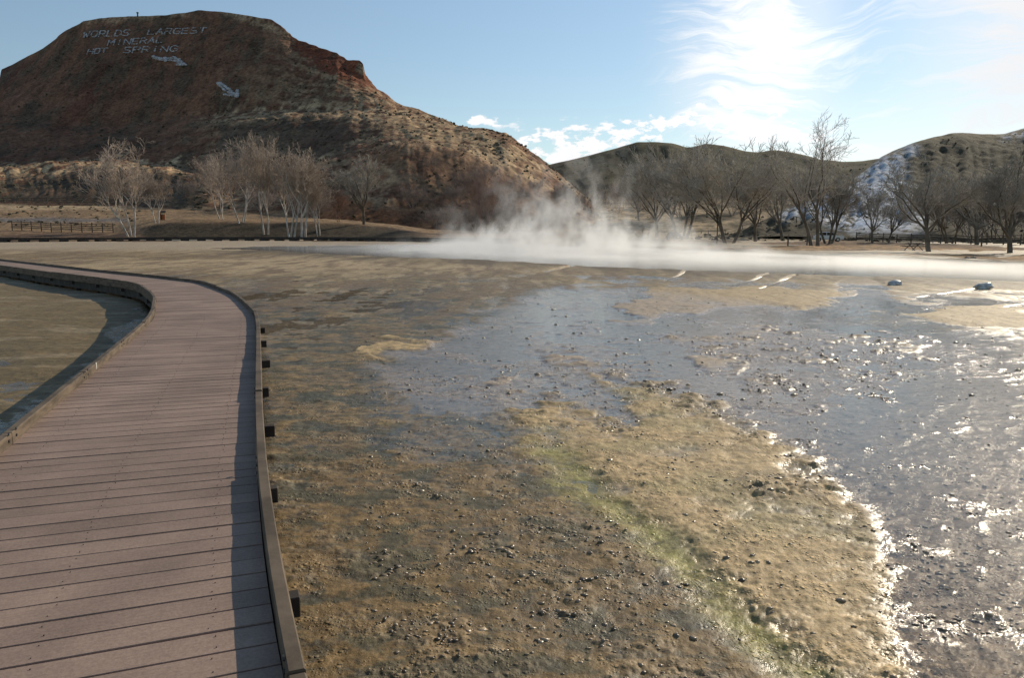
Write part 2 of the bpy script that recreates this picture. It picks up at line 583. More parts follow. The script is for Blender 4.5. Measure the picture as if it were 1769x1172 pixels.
nf = fbm(far.x * 0.02, far.y * 0.02, 5, 41)
gf = np.abs(pn(far.us[None, :] * 36 + 0.4 * nf, far.t * 0.6, 45))
af = sst(0.1, 0.8, far.t) * (0.2 + 0.8 * (1 - np.exp(-((far.t - 3.0) / 0.15) ** 2)))
far.z += af * (1.5 * nf + 1.8 * (gf - 0.25) * sst(1, 2, far.t))

SS = [(1250, 408), (1300, 390), (1345, 367), (1400, 345), (1460, 318), (1500, 290), (1519, 272), (1547, 258), (1579, 245), (1610, 236), (1645, 229), (1675, 229), (1702, 230), (1735, 230), (1757, 224), (1769, 220), (1900, 185), (2300, 190), (2700, 230)]
dS = dep([(1250, 205), (1345, 215), (1460, 240), (1547, 268), (1645, 282), (1769, 300), (2300, 320)])
S2 = [(p, q, dS(p)) for p, q in SS]
S0 = [(1250, 412, 190), (1345, 408, 175), (1460, 411, 165), (1560, 412, 158), (1769, 413, 150), (2300, 416, 140), (2700, 420, 135)]
S1 = [(1250, 410, 198), (1345, 388, 195), (1400, 372, 200), (1460, 365, 200), (1560, 352, 205), (1650, 345, 208), (1769, 330, 212), (2300, 310, 215), (2700, 320, 215)]
snow = Terrain([S0, S1, S2], 0.25, 1.45, 620, [40, 60, 8, 8], [(lambda d: d + 50, lambda z: z * 0.98), (lambda d: d + 400, lambda z: z * 0 - 6)], 5)
ns = fbm(snow.x * 0.035, snow.y * 0.035, 5, 51)
gs = np.abs(pn(snow.us[None, :] * 46 + 0.4 * ns, snow.t * 0.7, 55))
as_ = sst(0.1, 0.6, snow.t) * (0.15 + 0.85 * (1 - np.exp(-((snow.t - 2.0) / 0.12) ** 2)))
snow.z += as_ * (1.0 * ns + 1.8 * (gs - 0.25) + 0.4 * fbm(snow.x * 0.3, snow.y * 0.3, 3, 59))


def ground_z(x, y):
    return max(t.height(x, y) for t in (bank, mesa, far, snow))


# ---- terrain colours (albedo)
def lerp(a, b, f):
    return a * (1 - f[..., None]) + np.array(b)[None, None, :] * f[..., None]


def paint_const(shape, c):
    return np.tile(np.array(c, float), (*shape, 1))


STRAW, SAGE, SOIL, RED, ORANGE = (0.47, 0.325, 0.185), (0.10, 0.072, 0.046), (0.19, 0.095, 0.055), (0.20, 0.062, 0.032), (0.33, 0.145, 0.065)

# mesa colours
n1 = fbm(mx * 0.055, my * 0.03, 5, 61, 0.6)
n2 = fbm(mx * 0.2, my * 0.12, 4, 65, 0.6)
n3 = fbm(mx * 0.012, my * 0.012, 3, 69)
c = paint_const(mx.shape, SOIL)
c = lerp(c, SAGE, sst(-0.1, 0.5, n1 + 0.5 * n2) * 0.8)
wx = mpx + 26 * n1
wy = mpy + 12 * n2 + 8 * n1
nst = fbm(mx * 0.016, mt_ * 7.5 + mx * 0.01, 4, 67, 0.6)
right_straw = sst(330, 560, mpx + 0.9 * (mpy - 150)) * sst(-0.35, 0.35, 0.9 * nst + 0.45 * n2)
c = lerp(c, STRAW, np.clip(right_straw * 0.52, 0, 1))
for poly, k in (([(0, 290), (100, 284), (210, 276), (330, 284), (330, 300), (200, 293), (110, 297), (0, 312)], 0.95),
                ([(0, 318), (50, 310), (70, 318), (40, 340), (0, 345)], 0.5),
                ([(340, 212), (420, 196), (520, 190), (620, 186), (700, 196), (790, 218), (880, 240), (940, 292), (880, 300), (780, 258), (700, 236), (620, 205), (500, 208), (400, 216)], 0.75),
                ([(640, 270), (690, 250), (740, 240), (820, 262), (940, 320), (950, 335), (860, 300), (760, 258), (700, 256), (650, 274)], 0.8),
                ([(120, 30), (250, 26), (330, 20), (300, 34), (200, 34), (140, 40)], 0.7),
                ([(380, 20), (470, 32), (520, 80), (480, 60), (420, 34)], 0.7)):
    sdv = poly_sd(wx, wy, poly)
    c = lerp(c, STRAW, sst(-7, 5, sdv) * k * sst(-0.7, 0.15, n2))
for poly, k, colr in (([(470, 34), (510, 62), (580, 90), (632, 100), (640, 140), (670, 165), (640, 150), (590, 135), (540, 105), (500, 75)], 0.9, RED),
                      ([(190, 110), (215, 112), (150, 190), (100, 235), (80, 250), (120, 190)], 0.55, (0.13, 0.045, 0.03)),
                      ([(0, 118), (40, 104), (30, 130), (0, 160)], 0.8, (0.11, 0.05, 0.035)),
                      ([(-400, 320), (0, 312), (110, 302), (200, 294), (330, 300), (360, 365), (200, 352), (-400, 350)], 0.85, (0.075, 0.06, 0.042)),
                      ([(380, 215), (560, 206), (620, 215), (600, 260), (480, 300), (380, 300)], 0.7, (0.085, 0.066, 0.046)),
                      ([(590, 345), (640, 355), (675, 392), (560, 392), (560, 372)], 0.9, ORANGE),
                      ([(655, 355), (700, 392), (670, 394), (640, 372)], 0.7, ORANGE),
                      ([(690, 268), (720, 255), (770, 300), (750, 318), (720, 300)], 0.7, (0.17, 0.075, 0.045)),
                      ([(720, 250), (800, 255), (880, 310), (900, 340), (800, 330), (740, 300)], 0.55, (0.12, 0.07, 0.045)),
                      ([(640, 262), (720, 250), (800, 262), (900, 305), (960, 345), (960, 400), (640, 395), (690, 330)], 0.55, (0.15, 0.08, 0.048)),
                      ([(850, 226), (890, 240), (950, 284), (955, 296), (900, 262), (870, 240)], 0.8, (0.17, 0.075, 0.04)),
                      ([(490, 245), (620, 205), (640, 230), (560, 260)], 0.4, (0.12, 0.06, 0.04)),
                      ([(640, 245), (700, 270), (640, 300), (590, 290)], 0.35, ORANGE)):
    sdv = poly_sd(wx, wy, poly)
    c = lerp(c, colr, sst(-8, 5, sdv) * k * sst(-0.8, 0.2, n2 + 0.3))
c *= (1 + 0.25 * n2 + 0.2 * n3)[..., None]
mesa_col = np.clip(c, 0.012, 0.8)

# bank colours
bpx, bpy_ = proj(bank.x, bank.y, bank.z)
b1 = fbm(bank.x * 0.08, bank.y * 0.05, 4, 71)
b2 = fbm(bank.x * 0.4, bank.y * 0.25, 4, 75)
c = paint_const(bank.x.shape, (0.20, 0.13, 0.08))
c = lerp(c, (0.125, 0.08, 0.055), sst(-0.2, 0.4, b1))
lawnR = sst(1050, 1250, bpx) * sst(2.7, 1.9, bank.t)
c = lerp(c, (0.36, 0.215, 0.10), lawnR * sst(-0.7, 0.3, b1 + 0.6 * b2))
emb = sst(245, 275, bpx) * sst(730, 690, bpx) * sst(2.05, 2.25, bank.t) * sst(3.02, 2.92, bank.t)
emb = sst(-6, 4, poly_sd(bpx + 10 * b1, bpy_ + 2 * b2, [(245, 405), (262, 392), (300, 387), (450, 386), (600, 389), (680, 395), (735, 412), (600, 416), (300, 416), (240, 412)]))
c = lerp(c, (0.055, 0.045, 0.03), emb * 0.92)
c = lerp(c, (0.26, 0.175, 0.10), sst(2.85, 3.0, bank.t) * sst(900, 700, bpx) * 0.8 * (1 - emb))
road = sst(-3, 2, poly_sd(bpx, bpy_ + 1.5 * b1, [(-900, 373), (210, 378), (225, 383), (60, 383), (-900, 380)]))
c = lerp(c, (0.17, 0.15, 0.14), road)
c = lerp(c, (0.42, 0.31, 0.19), sst(-2, 2, poly_sd(bpx, bpy_ + 2 * b1, [(-900, 357), (210, 354), (215, 362), (-900, 366)])) * 0.8)
c = lerp(c, (0.30, 0.235, 0.15), sst(1050, 1150, bpx) * sst(2.8, 3.6, bank.t) * sst(1480, 1430, bpx))
c = lerp(c, (0.06, 0.05, 0.033), sst(1430, 1500, bpx) * sst(2.7, 3.1, bank.t) * 0.9)  # hedgy hill foot at right, the embankment's shade put into its colour
c = lerp(c, (0.12, 0.085, 0.05), sst(1.25, 1.0, bank.t) * 0.8)
c *= (1 + 0.30 * b2)[..., None]
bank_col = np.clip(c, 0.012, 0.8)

# far hill colours
f1 = fbm(far.x * 0.03, far.y * 0.03, 5, 81)
f2 = fbm(far.x * 0.15, far.y * 0.1, 4, 85)
c = paint_const(far.x.shape, (0.115, 0.098, 0.055))
c = lerp(c, (0.06, 0.055, 0.033), sst(-0.2, 0.4, f1 + 0.5 * f2) * 0.8)
c = lerp(c, (0.40, 0.30, 0.185), sst(1.6, 1.0, far.t + 0.25 * f1) * sst(-0.7, 0.2, f2))
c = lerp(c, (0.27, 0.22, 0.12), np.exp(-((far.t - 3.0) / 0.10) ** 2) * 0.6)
c *= (0.8 + 0.22 * f2)[..., None]
far_col = np.clip(c, 0.012, 0.8)

# snowy hill colours
spx, spy = proj(snow.x, snow.y, snow.z)
s1 = fbm(snow.x * 0.06, snow.y * 0.06, 5, 91)
s2 = fbm(snow.x * 0.45, snow.y * 0.16, 5, 95, 0.65)
s3 = fbm(snow.x * 0.9, snow.y * 0.25, 3, 99)
c = paint_const(snow.x.shape, (0.085, 0.07, 0.045))
c = lerp(c, (0.055, 0.05, 0.033), sst(-0.2, 0.35, s1 + 0.4 * s2) * 0.85)
c = lerp(c, (0.25, 0.20, 0.125), np.exp(-((snow.t - 2.0) / 0.12) ** 2) * 0.7)  # pale crest: the slope's sunlit edge put into the colour
sp = np.zeros_like(s1)
for poly, k in (([(1348, 366), (1400, 344), (1460, 318), (1500, 290), (1548, 262), (1570, 262), (1560, 300), (1590, 330), (1600, 395), (1560, 400), (1460, 398), (1400, 372), (1352, 376)], 0.0),
                ([(1480, 300), (1520, 280), (1545, 300), (1590, 390), (1560, 398), (1500, 390), (1460, 360)], 0.25),
                ([(1565, 250), (1580, 252), (1578, 268), (1560, 275)], 0.25),
                ([(1730, 225), (1769, 222), (1769, 232), (1735, 238)], -0.1)):
    sp = np.maximum(sp, sst(-16, 10, poly_sd(spx + 14 * s1, spy + 8 * s1, poly)) * sst(-0.02 - k, 0.22 - k, s2 * 0.8 + 0.35 * s3 + 0.25))
c *= (1 + 0.25 * s2)[..., None]
c = lerp(c, (0.60, 0.63, 0.68), np.clip(sp, 0, 1) * 0.85)
snow_col = np.clip(c, 0.012, 0.85)


def mat_terrain(name, nscale, bump, dist):
    mt = bpy.data.materials.new(name)
    mt.use_nodes = True
    t = NT(mt.node_tree)
    geo = t.n('ShaderNodeNewGeometry')
    pos = geo.outputs['Position']
    col = t.n('ShaderNodeAttribute', attribute_name='col').outputs['Color']
    a = t.noise(pos, nscale, 8, 0.68)
    b = t.noise(pos, nscale * 0.17, 5, 0.6)
    k = t.m('MULTIPLY', t.ss(a, 0.28, 0.72, 0.55, 1.5), t.ss(b, 0.3, 0.7, 0.8, 1.2))
    vor = t.n('ShaderNodeTexVoronoi', feature='F1', ins={'Vector': pos})
    vor.inputs['Scale'].default_value = nscale * 0.9
    bush = t.ss(t.m('ADD', vor.outputs['Distance'], t.m('MULTIPLY', t.m('SUBTRACT', b, 0.5), 1.2)), 0.10, 0.34, 0.6, 1.0)
    colr = t.mix(bush, (0.045, 0.04, 0.027), col)
    colr = t.vm('MULTIPLY', colr, t.comb(k, k, k))
    bs = t.n('ShaderNodeBsdfPrincipled')
    t.put(bs.inputs['Base Color'], colr)
    bs.inputs['Roughness'].default_value = 0.95
    bs.inputs['Specular IOR Level'].default_value = 0.1
    bp = t.n('ShaderNodeBump', ins={'Height': a})
    bp.inputs['Strength'].default_value = bump
    bp.inputs['Distance'].default_value = dist
    t.put(bs.inputs['Normal'], bp.outputs[0])
    o = t.n('ShaderNodeOutputMaterial')
    t.t.links.new(bs.outputs[0], o.inputs[0])
    return mt


def terrain_obj(name, T, cols, mat):
    me = mesh_arrays(name, T.verts(), grid_quads(T.nr, T.nc), smooth=True)
    set_col(me, 'col', cols.reshape(-1, 3))
    return link(name, me, mat, kind='structure')


HILL = mat_terrain('hill_soil', 0.55, 0.6, 0.6)
LAWN = mat_terrain('dry_grass_ground', 1.2, 0.7, 0.25)
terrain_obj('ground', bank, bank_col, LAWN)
terrain_obj('mesa_hill', mesa, mesa_col, HILL)
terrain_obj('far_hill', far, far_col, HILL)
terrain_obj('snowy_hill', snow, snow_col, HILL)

# ------------------------------------------------------------------ boardwalk path (needed to keep mud clear)
DECK_Z, DECK_W = 0.45, 1.80
Rp = [(525, 1172), (485, 999), (461, 842), (450, 690), (449, 600), (448, 556), (444, 533), (407, 502), (350, 482), (277, 474), (170, 464), (0, 446)]
Rw = at([p[0] for p in Rp], [p[1] for p in Rp], DECK_Z + 0.13)
d0 = Rw[0] - Rw[1]
Rw = np.vstack([Rw[0] + d0 * 5.5 + np.array([0.25, -0.2]), Rw[0] + d0 * 2.5 + np.array([0.06, 0]), Rw, Rw[-1] + (Rw[-1] - Rw[-2]) * 1.2])


def resample(P, step):
    s = np.r_[0, np.cumsum(np.linalg.norm(np.diff(P, axis=0), axis=1))]
    q = np.arange(0, s[-1], step)
    return np.stack([np.interp(q, s, P[:, 0]), np.interp(q, s, P[:, 1])], 1)


def smooth_line(P, n):
    for _ in range(n):
        P[1:-1] = (P[:-2] + 2 * P[1:-1] + P[2:]) / 4
    return P


Rw = smooth_line(resample(Rw, 0.25), 14)
RW = resample(Rw, 0.05)                          # outer edge of the right curb


def normals(P):
    t = np.gradient(P, axis=0)
    t /= np.linalg.norm(t, axis=1)[:, None]
    return t, np.stack([-t[:, 1], t[:, 0]], 1)   # tangent, left normal


tR, nR = normals(RW)
kk = np.ones(41) / 41
nR = np.stack([np.convolve(np.pad(nR[:, i], 20, 'edge'), kk, 'valid') for i in range(2)], 1)
nR /= np.linalg.norm(nR, axis=1)[:, None]
CL = RW + nR * (DECK_W / 2)                      # centre line
CLs = np.r_[0, np.cumsum(np.linalg.norm(np.diff(CL, axis=0), axis=1))]

# ------------------------------------------------------------------ mud flat
NU, NR_ = 1060, 1500
_ext = 0.82 + 2.6 * (np.arange(1, 51) / 50.0) ** 1.7
us = np.concatenate([-_ext[::-1], np.linspace(-0.82, 0.82, NU), _ext])
NU = len(us)
ys = np.exp(np.linspace(math.log(1.3), math.log(178), NR_))
U, YY = np.meshgrid(us, ys)
XX = U * YY
ppx, ppy = proj(XX, YY, np.zeros_like(XX))
LYc = np.log(YY)
g1 = fbm(U * 9, LYc * 9 * 0.9, 5, 101)                  # scale-free patches
g2 = fbm(U * 26 + 5, LYc * 26, 5, 111)
far_s = sst(18, 45, YY)
e1 = fbm(XX * 0.10, YY * 0.035 + XX * 0.012, 5, 121)   # long streaks of the far mud
e2 = fbm(XX * 0.35, YY * 0.09, 5, 125)
e3 = fbm(XX * 0.9, YY * 0.22, 5, 127, 0.62)
wpx = ppx + (30 * g1 + 12 * g2) * (1 - 0.75 * far_s)
wpy = ppy + (22 * g1 + 9 * g2) * (1 - 0.9 * far_s) * np.clip((ppy - 400) / 300, 0.05, 1)


def mk(poly, s0=-14, s1=14, hs=0.0):
    P = np.array(poly, float)
    # distances in a space where the vertical is stretched, so that soft edges follow the ground
    return sst(s0, s1, poly_sd(wpx, wpy * 1.6, P * np.array([1, 1.6])))


lake_e = [(360, 430.5), (450, 434), (560, 442.5), (700, 448), (820, 452), (900, 456), (1000, 463), (1060, 466), (1187, 471), (1327, 476), (1487, 483), (1600, 486), (1769, 492), (2300, 515), (2900, 540),
          (2900, 500), (2300, 477), (1769, 455.5), (1500, 446), (1350, 439.5), (1200, 433.5), (1000, 427), (760, 423), (600, 425), (430, 427)]
lpx = ppx + 10 * e2
lpy = ppy + (0.9 * e2 + 1.4 * pn(XX * 0.5, YY * 0.2, 131)) * sst(2300, 300, ppx) * np.clip(40 / YY, 0.2, 1.2)
lake_sd = poly_sd(lpx, lpy * 4, np.array(lake_e) * np.array([1, 4.0]))
lake = sst(-2, 6, lake_sd)
lip = sst(-44, -6, lake_sd) * (1 - lake) * (ppy > 436)

water = mk([(650, 640), (800, 560), (900, 520), (1020, 500), (1180, 508), (1350, 530), (1450, 560), (1769, 590), (2400, 620), (2600, 1500), (1640, 1400), (1545, 1120), (1530, 930), (1400, 790), (1310, 735), (1160, 668), (1020, 650), (1100, 730), (950, 690), (880, 700), (840, 720), (720, 700)])
water = np.maximum(water, 0.85 * mk([(1460, 486), (1520, 486), (1560, 520), (1500, 545), (1420, 540)], -6, 6))
bar = mk([(870, 700), (940, 700), (1080, 735), (1090, 700), (1010, 650), (1090, 655), (1160, 670), (1320, 745), (1400, 800), (1500, 880), (1540, 960), (1540, 1080), (1570, 1172), (1650, 1400), (1500, 1400), (1400, 1172), (1250, 1040), (1130, 930), (1030, 850), (930, 780)], -45, 45)
barR = np.maximum(mk([(1560, 545), (1640, 535), (1769, 530), (2400, 540), (2400, 590), (1769, 572), (1640, 560)], -8, 8),
                  mk([(1120, 500), (1300, 498), (1480, 505), (1440, 522), (1250, 535), (1130, 545), (1100, 560), (1050, 560)], -9, 9))
olive = mk([(925, 768), (985, 778), (1020, 815), (1052, 850), (1100, 885), (1160, 925), (1195, 960), (1270, 1030), (1310, 1075), (1440, 1170), (1600, 1300), (1560, 1400), (1420, 1260), (1350, 1172), (1290, 1130), (1215, 1060), (1180, 1010), (1120, 960), (1085, 915), (1010, 880), (955, 845)], -34, 40)
isl = np.maximum.reduce([mk([(615, 612), (660, 596), (750, 588), (755, 598), (690, 612), (640, 620)], -7, 7), mk([(940, 620), (1010, 615), (1020, 630), (950, 634)], -8, 8), mk([(1190, 620), (1270, 615), (1265, 632), (1200, 636)], -8, 8), mk([(820, 690), (880, 660), (990, 655), (900, 690)], -8, 8) * 0.4, mk([(830, 655), (900, 650), (880, 668), (830, 670)], -8, 8)])
gravel = np.maximum.reduce([mk([(1160, 590), (1330, 570), (1600, 580), (1600, 620), (1350, 640), (1200, 610)], -20, 20), mk([(1250, 650), (1560, 640), (1560, 680), (1300, 690)], -20, 20), mk([(1020, 640), (1100, 650), (1300, 730), (1330, 770), (1240, 740), (1100, 680)], -16, 16), mk([(1250, 830), (1420, 800), (1540, 960), (1500, 980), (1350, 900)], -18, 18)])
brown = mk([(440, 830), (640, 790), (800, 800), (930, 800), (1060, 900), (1180, 1030), (1400, 1250), (1200, 1600), (400, 1600)], -40, 40)
leftpool = mk([(-900, 480), (0, 480), (240, 505), (240, 540), (160, 620), (0, 740), (-900, 1200)], -10, 10)
midmud = mk([(450, 470), (700, 465), (950, 480), (880, 540), (640, 640), (640, 800), (450, 860)], -40, 40)

# --- heights (z = 0 is the water level)
base = 0.009 + 0 * U
base = base * (1 - water) - (0.0025 + 0.008 * sst(1250, 1500, ppx) * sst(600, 720, ppy)) * water
barh = mk([(870, 700), (940, 700), (1080, 735), (1090, 700), (1010, 650), (1090, 655), (1160, 670), (1320, 745), (1400, 800), (1500, 880), (1540, 960), (1540, 1080), (1570, 1172), (1650, 1400), (1500, 1400), (1400, 1172), (1250, 1040), (1130, 930), (1030, 850), (930, 780)], -60, 80)
base += 0.024 * barh + 4 * barh * (1 - barh) * (0.016 * g2 + 0.010 * fbm(XX * 3.0, YY * 3.4, 4, 143)) + 0.035 * barR + 0.030 * isl
base = base * (1 - olive) + 0.004 * olive
base += 0.014 * brown + 0.012 * gravel * (1 - bar)
base += 0.030 * leftpool * sst(60, 160, ppx + 1.2 * (700 - ppy)) - 0.006 * leftpool + 0.02 * leftpool * fbm(XX * 0.35 + YY * 0.1, YY * 1.1, 4, 191)
base += sst(455, 430, ppy) * 0.05 * (1 - lake) + 0.03 * sst(20, 40, YY) * (1 - water) * (1 - lake)
base += 0.03 * e1 * sst(10, 30, YY) + 0.016 * e3 * sst(8, 20, YY) * (1 - 0.5 * water)
mac = (0.012 * g1 + 0.007 * g2) * (1 - 0.6 * brown)
mac += 0.007 * fbm(XX * 1.1 + 3, YY * 1.1, 4, 141)
z = base + mac * (1 - 0.5 * olive)
stepw = np.maximum(YY * np.gradient(us)[None, :], YY * (math.log(178 / 1.3) / NR_))


def fade(lam):
    return sst(2.2, 4.0, lam / stepw)


clump = fbm(XX * 1.3, YY * 2.0, 4, 151)
clump2 = fbm(XX * 5, YY * 7, 3, 155)
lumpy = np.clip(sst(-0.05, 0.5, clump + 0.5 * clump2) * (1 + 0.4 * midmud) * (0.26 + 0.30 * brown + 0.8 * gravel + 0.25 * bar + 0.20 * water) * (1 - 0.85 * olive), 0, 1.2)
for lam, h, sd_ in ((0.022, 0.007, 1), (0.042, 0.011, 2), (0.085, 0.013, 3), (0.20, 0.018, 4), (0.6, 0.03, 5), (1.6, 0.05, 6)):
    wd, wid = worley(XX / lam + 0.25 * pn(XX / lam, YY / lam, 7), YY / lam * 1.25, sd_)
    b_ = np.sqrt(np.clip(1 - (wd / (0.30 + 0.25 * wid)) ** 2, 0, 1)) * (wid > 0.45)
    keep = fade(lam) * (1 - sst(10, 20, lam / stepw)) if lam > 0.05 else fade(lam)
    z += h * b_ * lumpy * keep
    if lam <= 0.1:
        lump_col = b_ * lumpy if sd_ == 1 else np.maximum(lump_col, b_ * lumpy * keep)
z += 0.006 * fbm(XX * 7, YY * 9, 4, 161, 0.6) * fade(0.11) + 0.0035 * fbm(XX * 28, YY * 28, 3, 163) * fade(0.036) * (0.4 + bar)
crust = np.abs(pn(XX * 16, YY * 20, 165)) * fade(0.06) * bar
z += 0.008 * crust + 0.005 * np.abs(pn(XX * 38, YY * 46, 169)) * fade(0.03) * bar
z += 0.10 * lip + 0.02 * fbm(XX * 0.8, YY * 0.4, 4, 167) * sst(15, 30, YY)
z += 0.09 * sst(430, 421, ppy) * (1 - lake)
# outflow runnels through the lake lip
for (x0, y0), (x1, y1), wd_ in (((1192, 470), (1150, 486), 3), ((1335, 476), (1260, 496), 3.5), ((1370, 480), (1310, 500), 3.5),  ((1000, 461), (940, 470), 4), ((1690, 500), (1590, 515), 2.5), ((1720, 507), (1900, 522), 3)):
    sdl = -poly_sd(ppx + 8 * e2, ppy * 2.2, [(x0, y0 * 2.2), (x1, y1 * 2.2), (x1 + .1, y1 * 2.2 + .1)])
    run = sst(wd_, wd_ * 0.3, sdl)
    z = z * (1 - run) - 0.008 * run
    lip *= 1 - run
z = z * (1 - lake) - 0.5 * lake
# keep the flat below the deck
dk = np.full(U.shape, 9.0)
near = (YY < 45) & (XX < 1.5)
pts = np.stack([XX[near], YY[near]], 1)
m_ = np.full(len(pts), 99.0)
for q in CL[::12]:
    m_ = np.minimum(m_, (pts[:, 0] - q[0]) ** 2 + (pts[:, 1] - q[1]) ** 2)
dk[near] = np.sqrt(m_)
under = sst(1.0, 0.7, dk)
z = z * (1 - under) + np.minimum(z, 0.0) * under - 0.03 * under

# --- colours
MUD, TAN, BRN, OLV, DRK = (0.255, 0.166, 0.062), (0.50, 0.345, 0.16), (0.205, 0.125, 0.042), (0.27, 0.225, 0.04), (0.05, 0.045, 0.03)
q1 = fbm(XX * 0.9, YY * 0.9, 5, 171)
q2 = fbm(XX * 4.5, YY * 6, 4, 175)
c = paint_const(U.shape, MUD)
c = lerp(c, (0.215, 0.145, 0.065), sst(-0.2, 0.5, q1) * 0.8)
c = lerp(c, BRN, brown * 0.75)
c = lerp(c, (0.20, 0.135, 0.06), midmud * sst(-0.1, 0.5, fbm(XX * 0.35, YY * 0.8, 4, 181)) * 0.9)
c = lerp(c, (0.045, 0.058, 0.042), np.maximum(midmud, leftpool * 0.7) * sst(0.02, 0.35, fbm(XX * 0.9 + 9, YY * 1.6, 4, 183)) * 0.8)
c = lerp(c, (0.075, 0.068, 0.03), sst(0.05, 0.45, fbm(XX * 2.0 + 4, YY * 2.6, 5, 185, 0.6)) * 0.8 * (1 - bar))
c = lerp(c, (0.09, 0.075, 0.04), sst(0.15, 0.5, fbm(XX * 5.0 + 4, YY * 9, 4, 189, 0.6)) * 0.7 * (1 - 0.6 * bar) * (1 - far_s))
c = lerp(c, (0.38, 0.275, 0.145), far_s * sst(-0.25, 0.35, e1 + 0.4 * e2) * 0.85 * (1 - water * 0.5))
c = lerp(c, (0.15, 0.095, 0.05), far_s * sst(0.05, 0.4, e2 - 0.4 * e1) * 0.7)
c = lerp(c, (0.17, 0.105, 0.05), sst(9, 22, YY) * sst(0.05, 0.5, e3 + 0.3 * e2) * 0.75 * (1 - 0.4 * water))
c = lerp(c, (0.46, 0.34, 0.19), sst(9, 22, YY) * sst(0.1, 0.5, -e3 + 0.4 * e1) * 0.5 * (1 - 0.6 * water))
c = lerp(c, (0.40, 0.31, 0.21), sst(438, 428, ppy) * sst(900, 500, ppx) * 0.8)
c = lerp(c, TAN, np.clip(bar * 0.9 + barR * 0.7 + isl, 0, 1))
c = lerp(c, (0.27, 0.235, 0.09), bar * sst(0, 0.5, q1) * 0.45)
c = lerp(c, (0.10, 0.075, 0.045), gravel * sst(-0.2, 0.4, q2) * 0.6)
c = lerp(c, OLV, olive * (0.78 + 0.2 * sst(-0.3, 0.3, q1)))
c = lerp(c, (0.33, 0.29, 0.07), olive * sst(0.0, 0.5, q2) * 0.5)
c = lerp(c, (0.36, 0.28, 0.21), water * 0.85)
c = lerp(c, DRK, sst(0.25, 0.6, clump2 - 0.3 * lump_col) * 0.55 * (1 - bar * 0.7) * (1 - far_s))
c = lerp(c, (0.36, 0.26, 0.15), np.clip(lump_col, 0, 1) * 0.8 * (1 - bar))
c = lerp(c, (0.105, 0.072, 0.032), np.clip(lip * 1.5 * (0.6 + 0.8 * e2), 0, 1) * 0.9)
c = lerp(c, (0.165, 0.112, 0.042), leftpool * 0.8)
lps = fbm(XX * 0.3 + YY * 0.1, YY * 1.2, 4, 193)
c = lerp(c, (0.27, 0.20, 0.11), leftpool * 0.85 * sst(0.12, 0.4, lps) * sst(5, 11, YY))
c *= (1 + 0.22 * q2 + 0.10 * fbm(XX * 20, YY * 20, 3, 187) * fade(0.05))[..., None]
mud_col = np.clip(c * 0.92, 0.012, 0.7)
wet = np.clip(sst(0.045, 0.0, z) * (1 - 0.35 * far_s), 0, 1)
wet = wet * (1 - 0.85 * leftpool) * (1 - 0.6 * midmud) * (1 - 0.4 * brown) * (1 - 0.6 * olive)
wet = np.clip(wet * (1 - 0.4 * bar * sst(5, 14, YY)) * (1 - 0.5 * lip), 0, 1)

mt = bpy.data.materials.new('wet_mud')
mt.use_nodes = True
t = NT(mt.node_tree)
geo = t.n('ShaderNodeNewGeometry')
pos = geo.outputs['Position']
colr = t.n('ShaderNodeAttribute', attribute_name='col').outputs['Color']
wetn = t.n('ShaderNodeAttribute', attribute_name='wet').outputs['Fac']
na = t.noise(pos, 11.0, 7, 0.65)
nb = t.noise(pos, 70.0, 4, 0.6)
k = t.m('MULTIPLY', t.ss(na, 0.3, 0.7, 0.74, 1.26), t.ss(nb, 0.3, 0.7, 0.84, 1.18))
colr = t.vm('MULTIPLY', colr, t.comb(k, k, k))
bs = t.n('ShaderNodeBsdfPrincipled')
t.put(bs.inputs['Base Color'], colr)
t.put(bs.inputs['Roughness'], t.ss(t.m('ADD', wetn, t.m('MULTIPLY', t.m('SUBTRACT', na, 0.5), 0.8)), 0.1, 0.9, 0.72, 0.15))
# mud lying under the water film has no gloss of its own
pz = t.n('ShaderNodeSeparateXYZ', ins={0: pos}).outputs[2]
t.put(bs.inputs['Specular IOR Level'], t.ss(pz, -0.003, 0.003, 0.02, 0.45))
clus = t.ss(t.noise(pos, 3.1, 5, 0.65), 0.44, 0.62)
crumb = None
for sc_ in (24.0, 58.0):
    vn = t.n('ShaderNodeTexVoronoi', feature='F1', ins={'Vector': t.vm('MULTIPLY', pos, (1.0, 1.0, 0.6))})
    vn.inputs['Scale'].default_value = sc_
    sel_ = t.n('ShaderNodeSeparateColor', ins={0: vn.outputs['Color']}).outputs[0]
    cb = t.m('MULTIPLY', t.ss(vn.outputs['Distance'], 0.12, 0.42, 1.0, 0.0), t.m('GREATER_THAN', sel_, 0.35))
    crumb = cb if crumb is None else t.m('MAXIMUM', crumb, t.m('MULTIPLY', cb, 0.6))
crumb = t.m('MULTIPLY', crumb, clus)
t.put(bs.inputs['Base Color'], t.mix(t.m('MULTIPLY', crumb, 0.5), colr, t.vm('MULTIPLY', colr, (1.7, 1.65, 1.5))))
bp = t.n('ShaderNodeBump', ins={'Height': t.m('ADD', t.m('ADD', t.m('MULTIPLY', na, 0.6), t.m('MULTIPLY', nb, 0.2)), t.m('MULTIPLY', crumb, 0.7))})
bp.inputs['Strength'].default_value = 0.8
bp.inputs['Distance'].default_value = 0.02
t.put(bs.inputs['Normal'], bp.outputs[0])
o = t.n('ShaderNodeOutputMaterial')
t.t.links.new(bs.outputs[0], o.inputs[0])
MUDM = mt
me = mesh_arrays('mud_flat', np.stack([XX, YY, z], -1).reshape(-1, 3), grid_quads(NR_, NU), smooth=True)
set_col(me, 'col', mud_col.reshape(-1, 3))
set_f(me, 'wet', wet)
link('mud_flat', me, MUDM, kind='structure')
MUD_Z = z


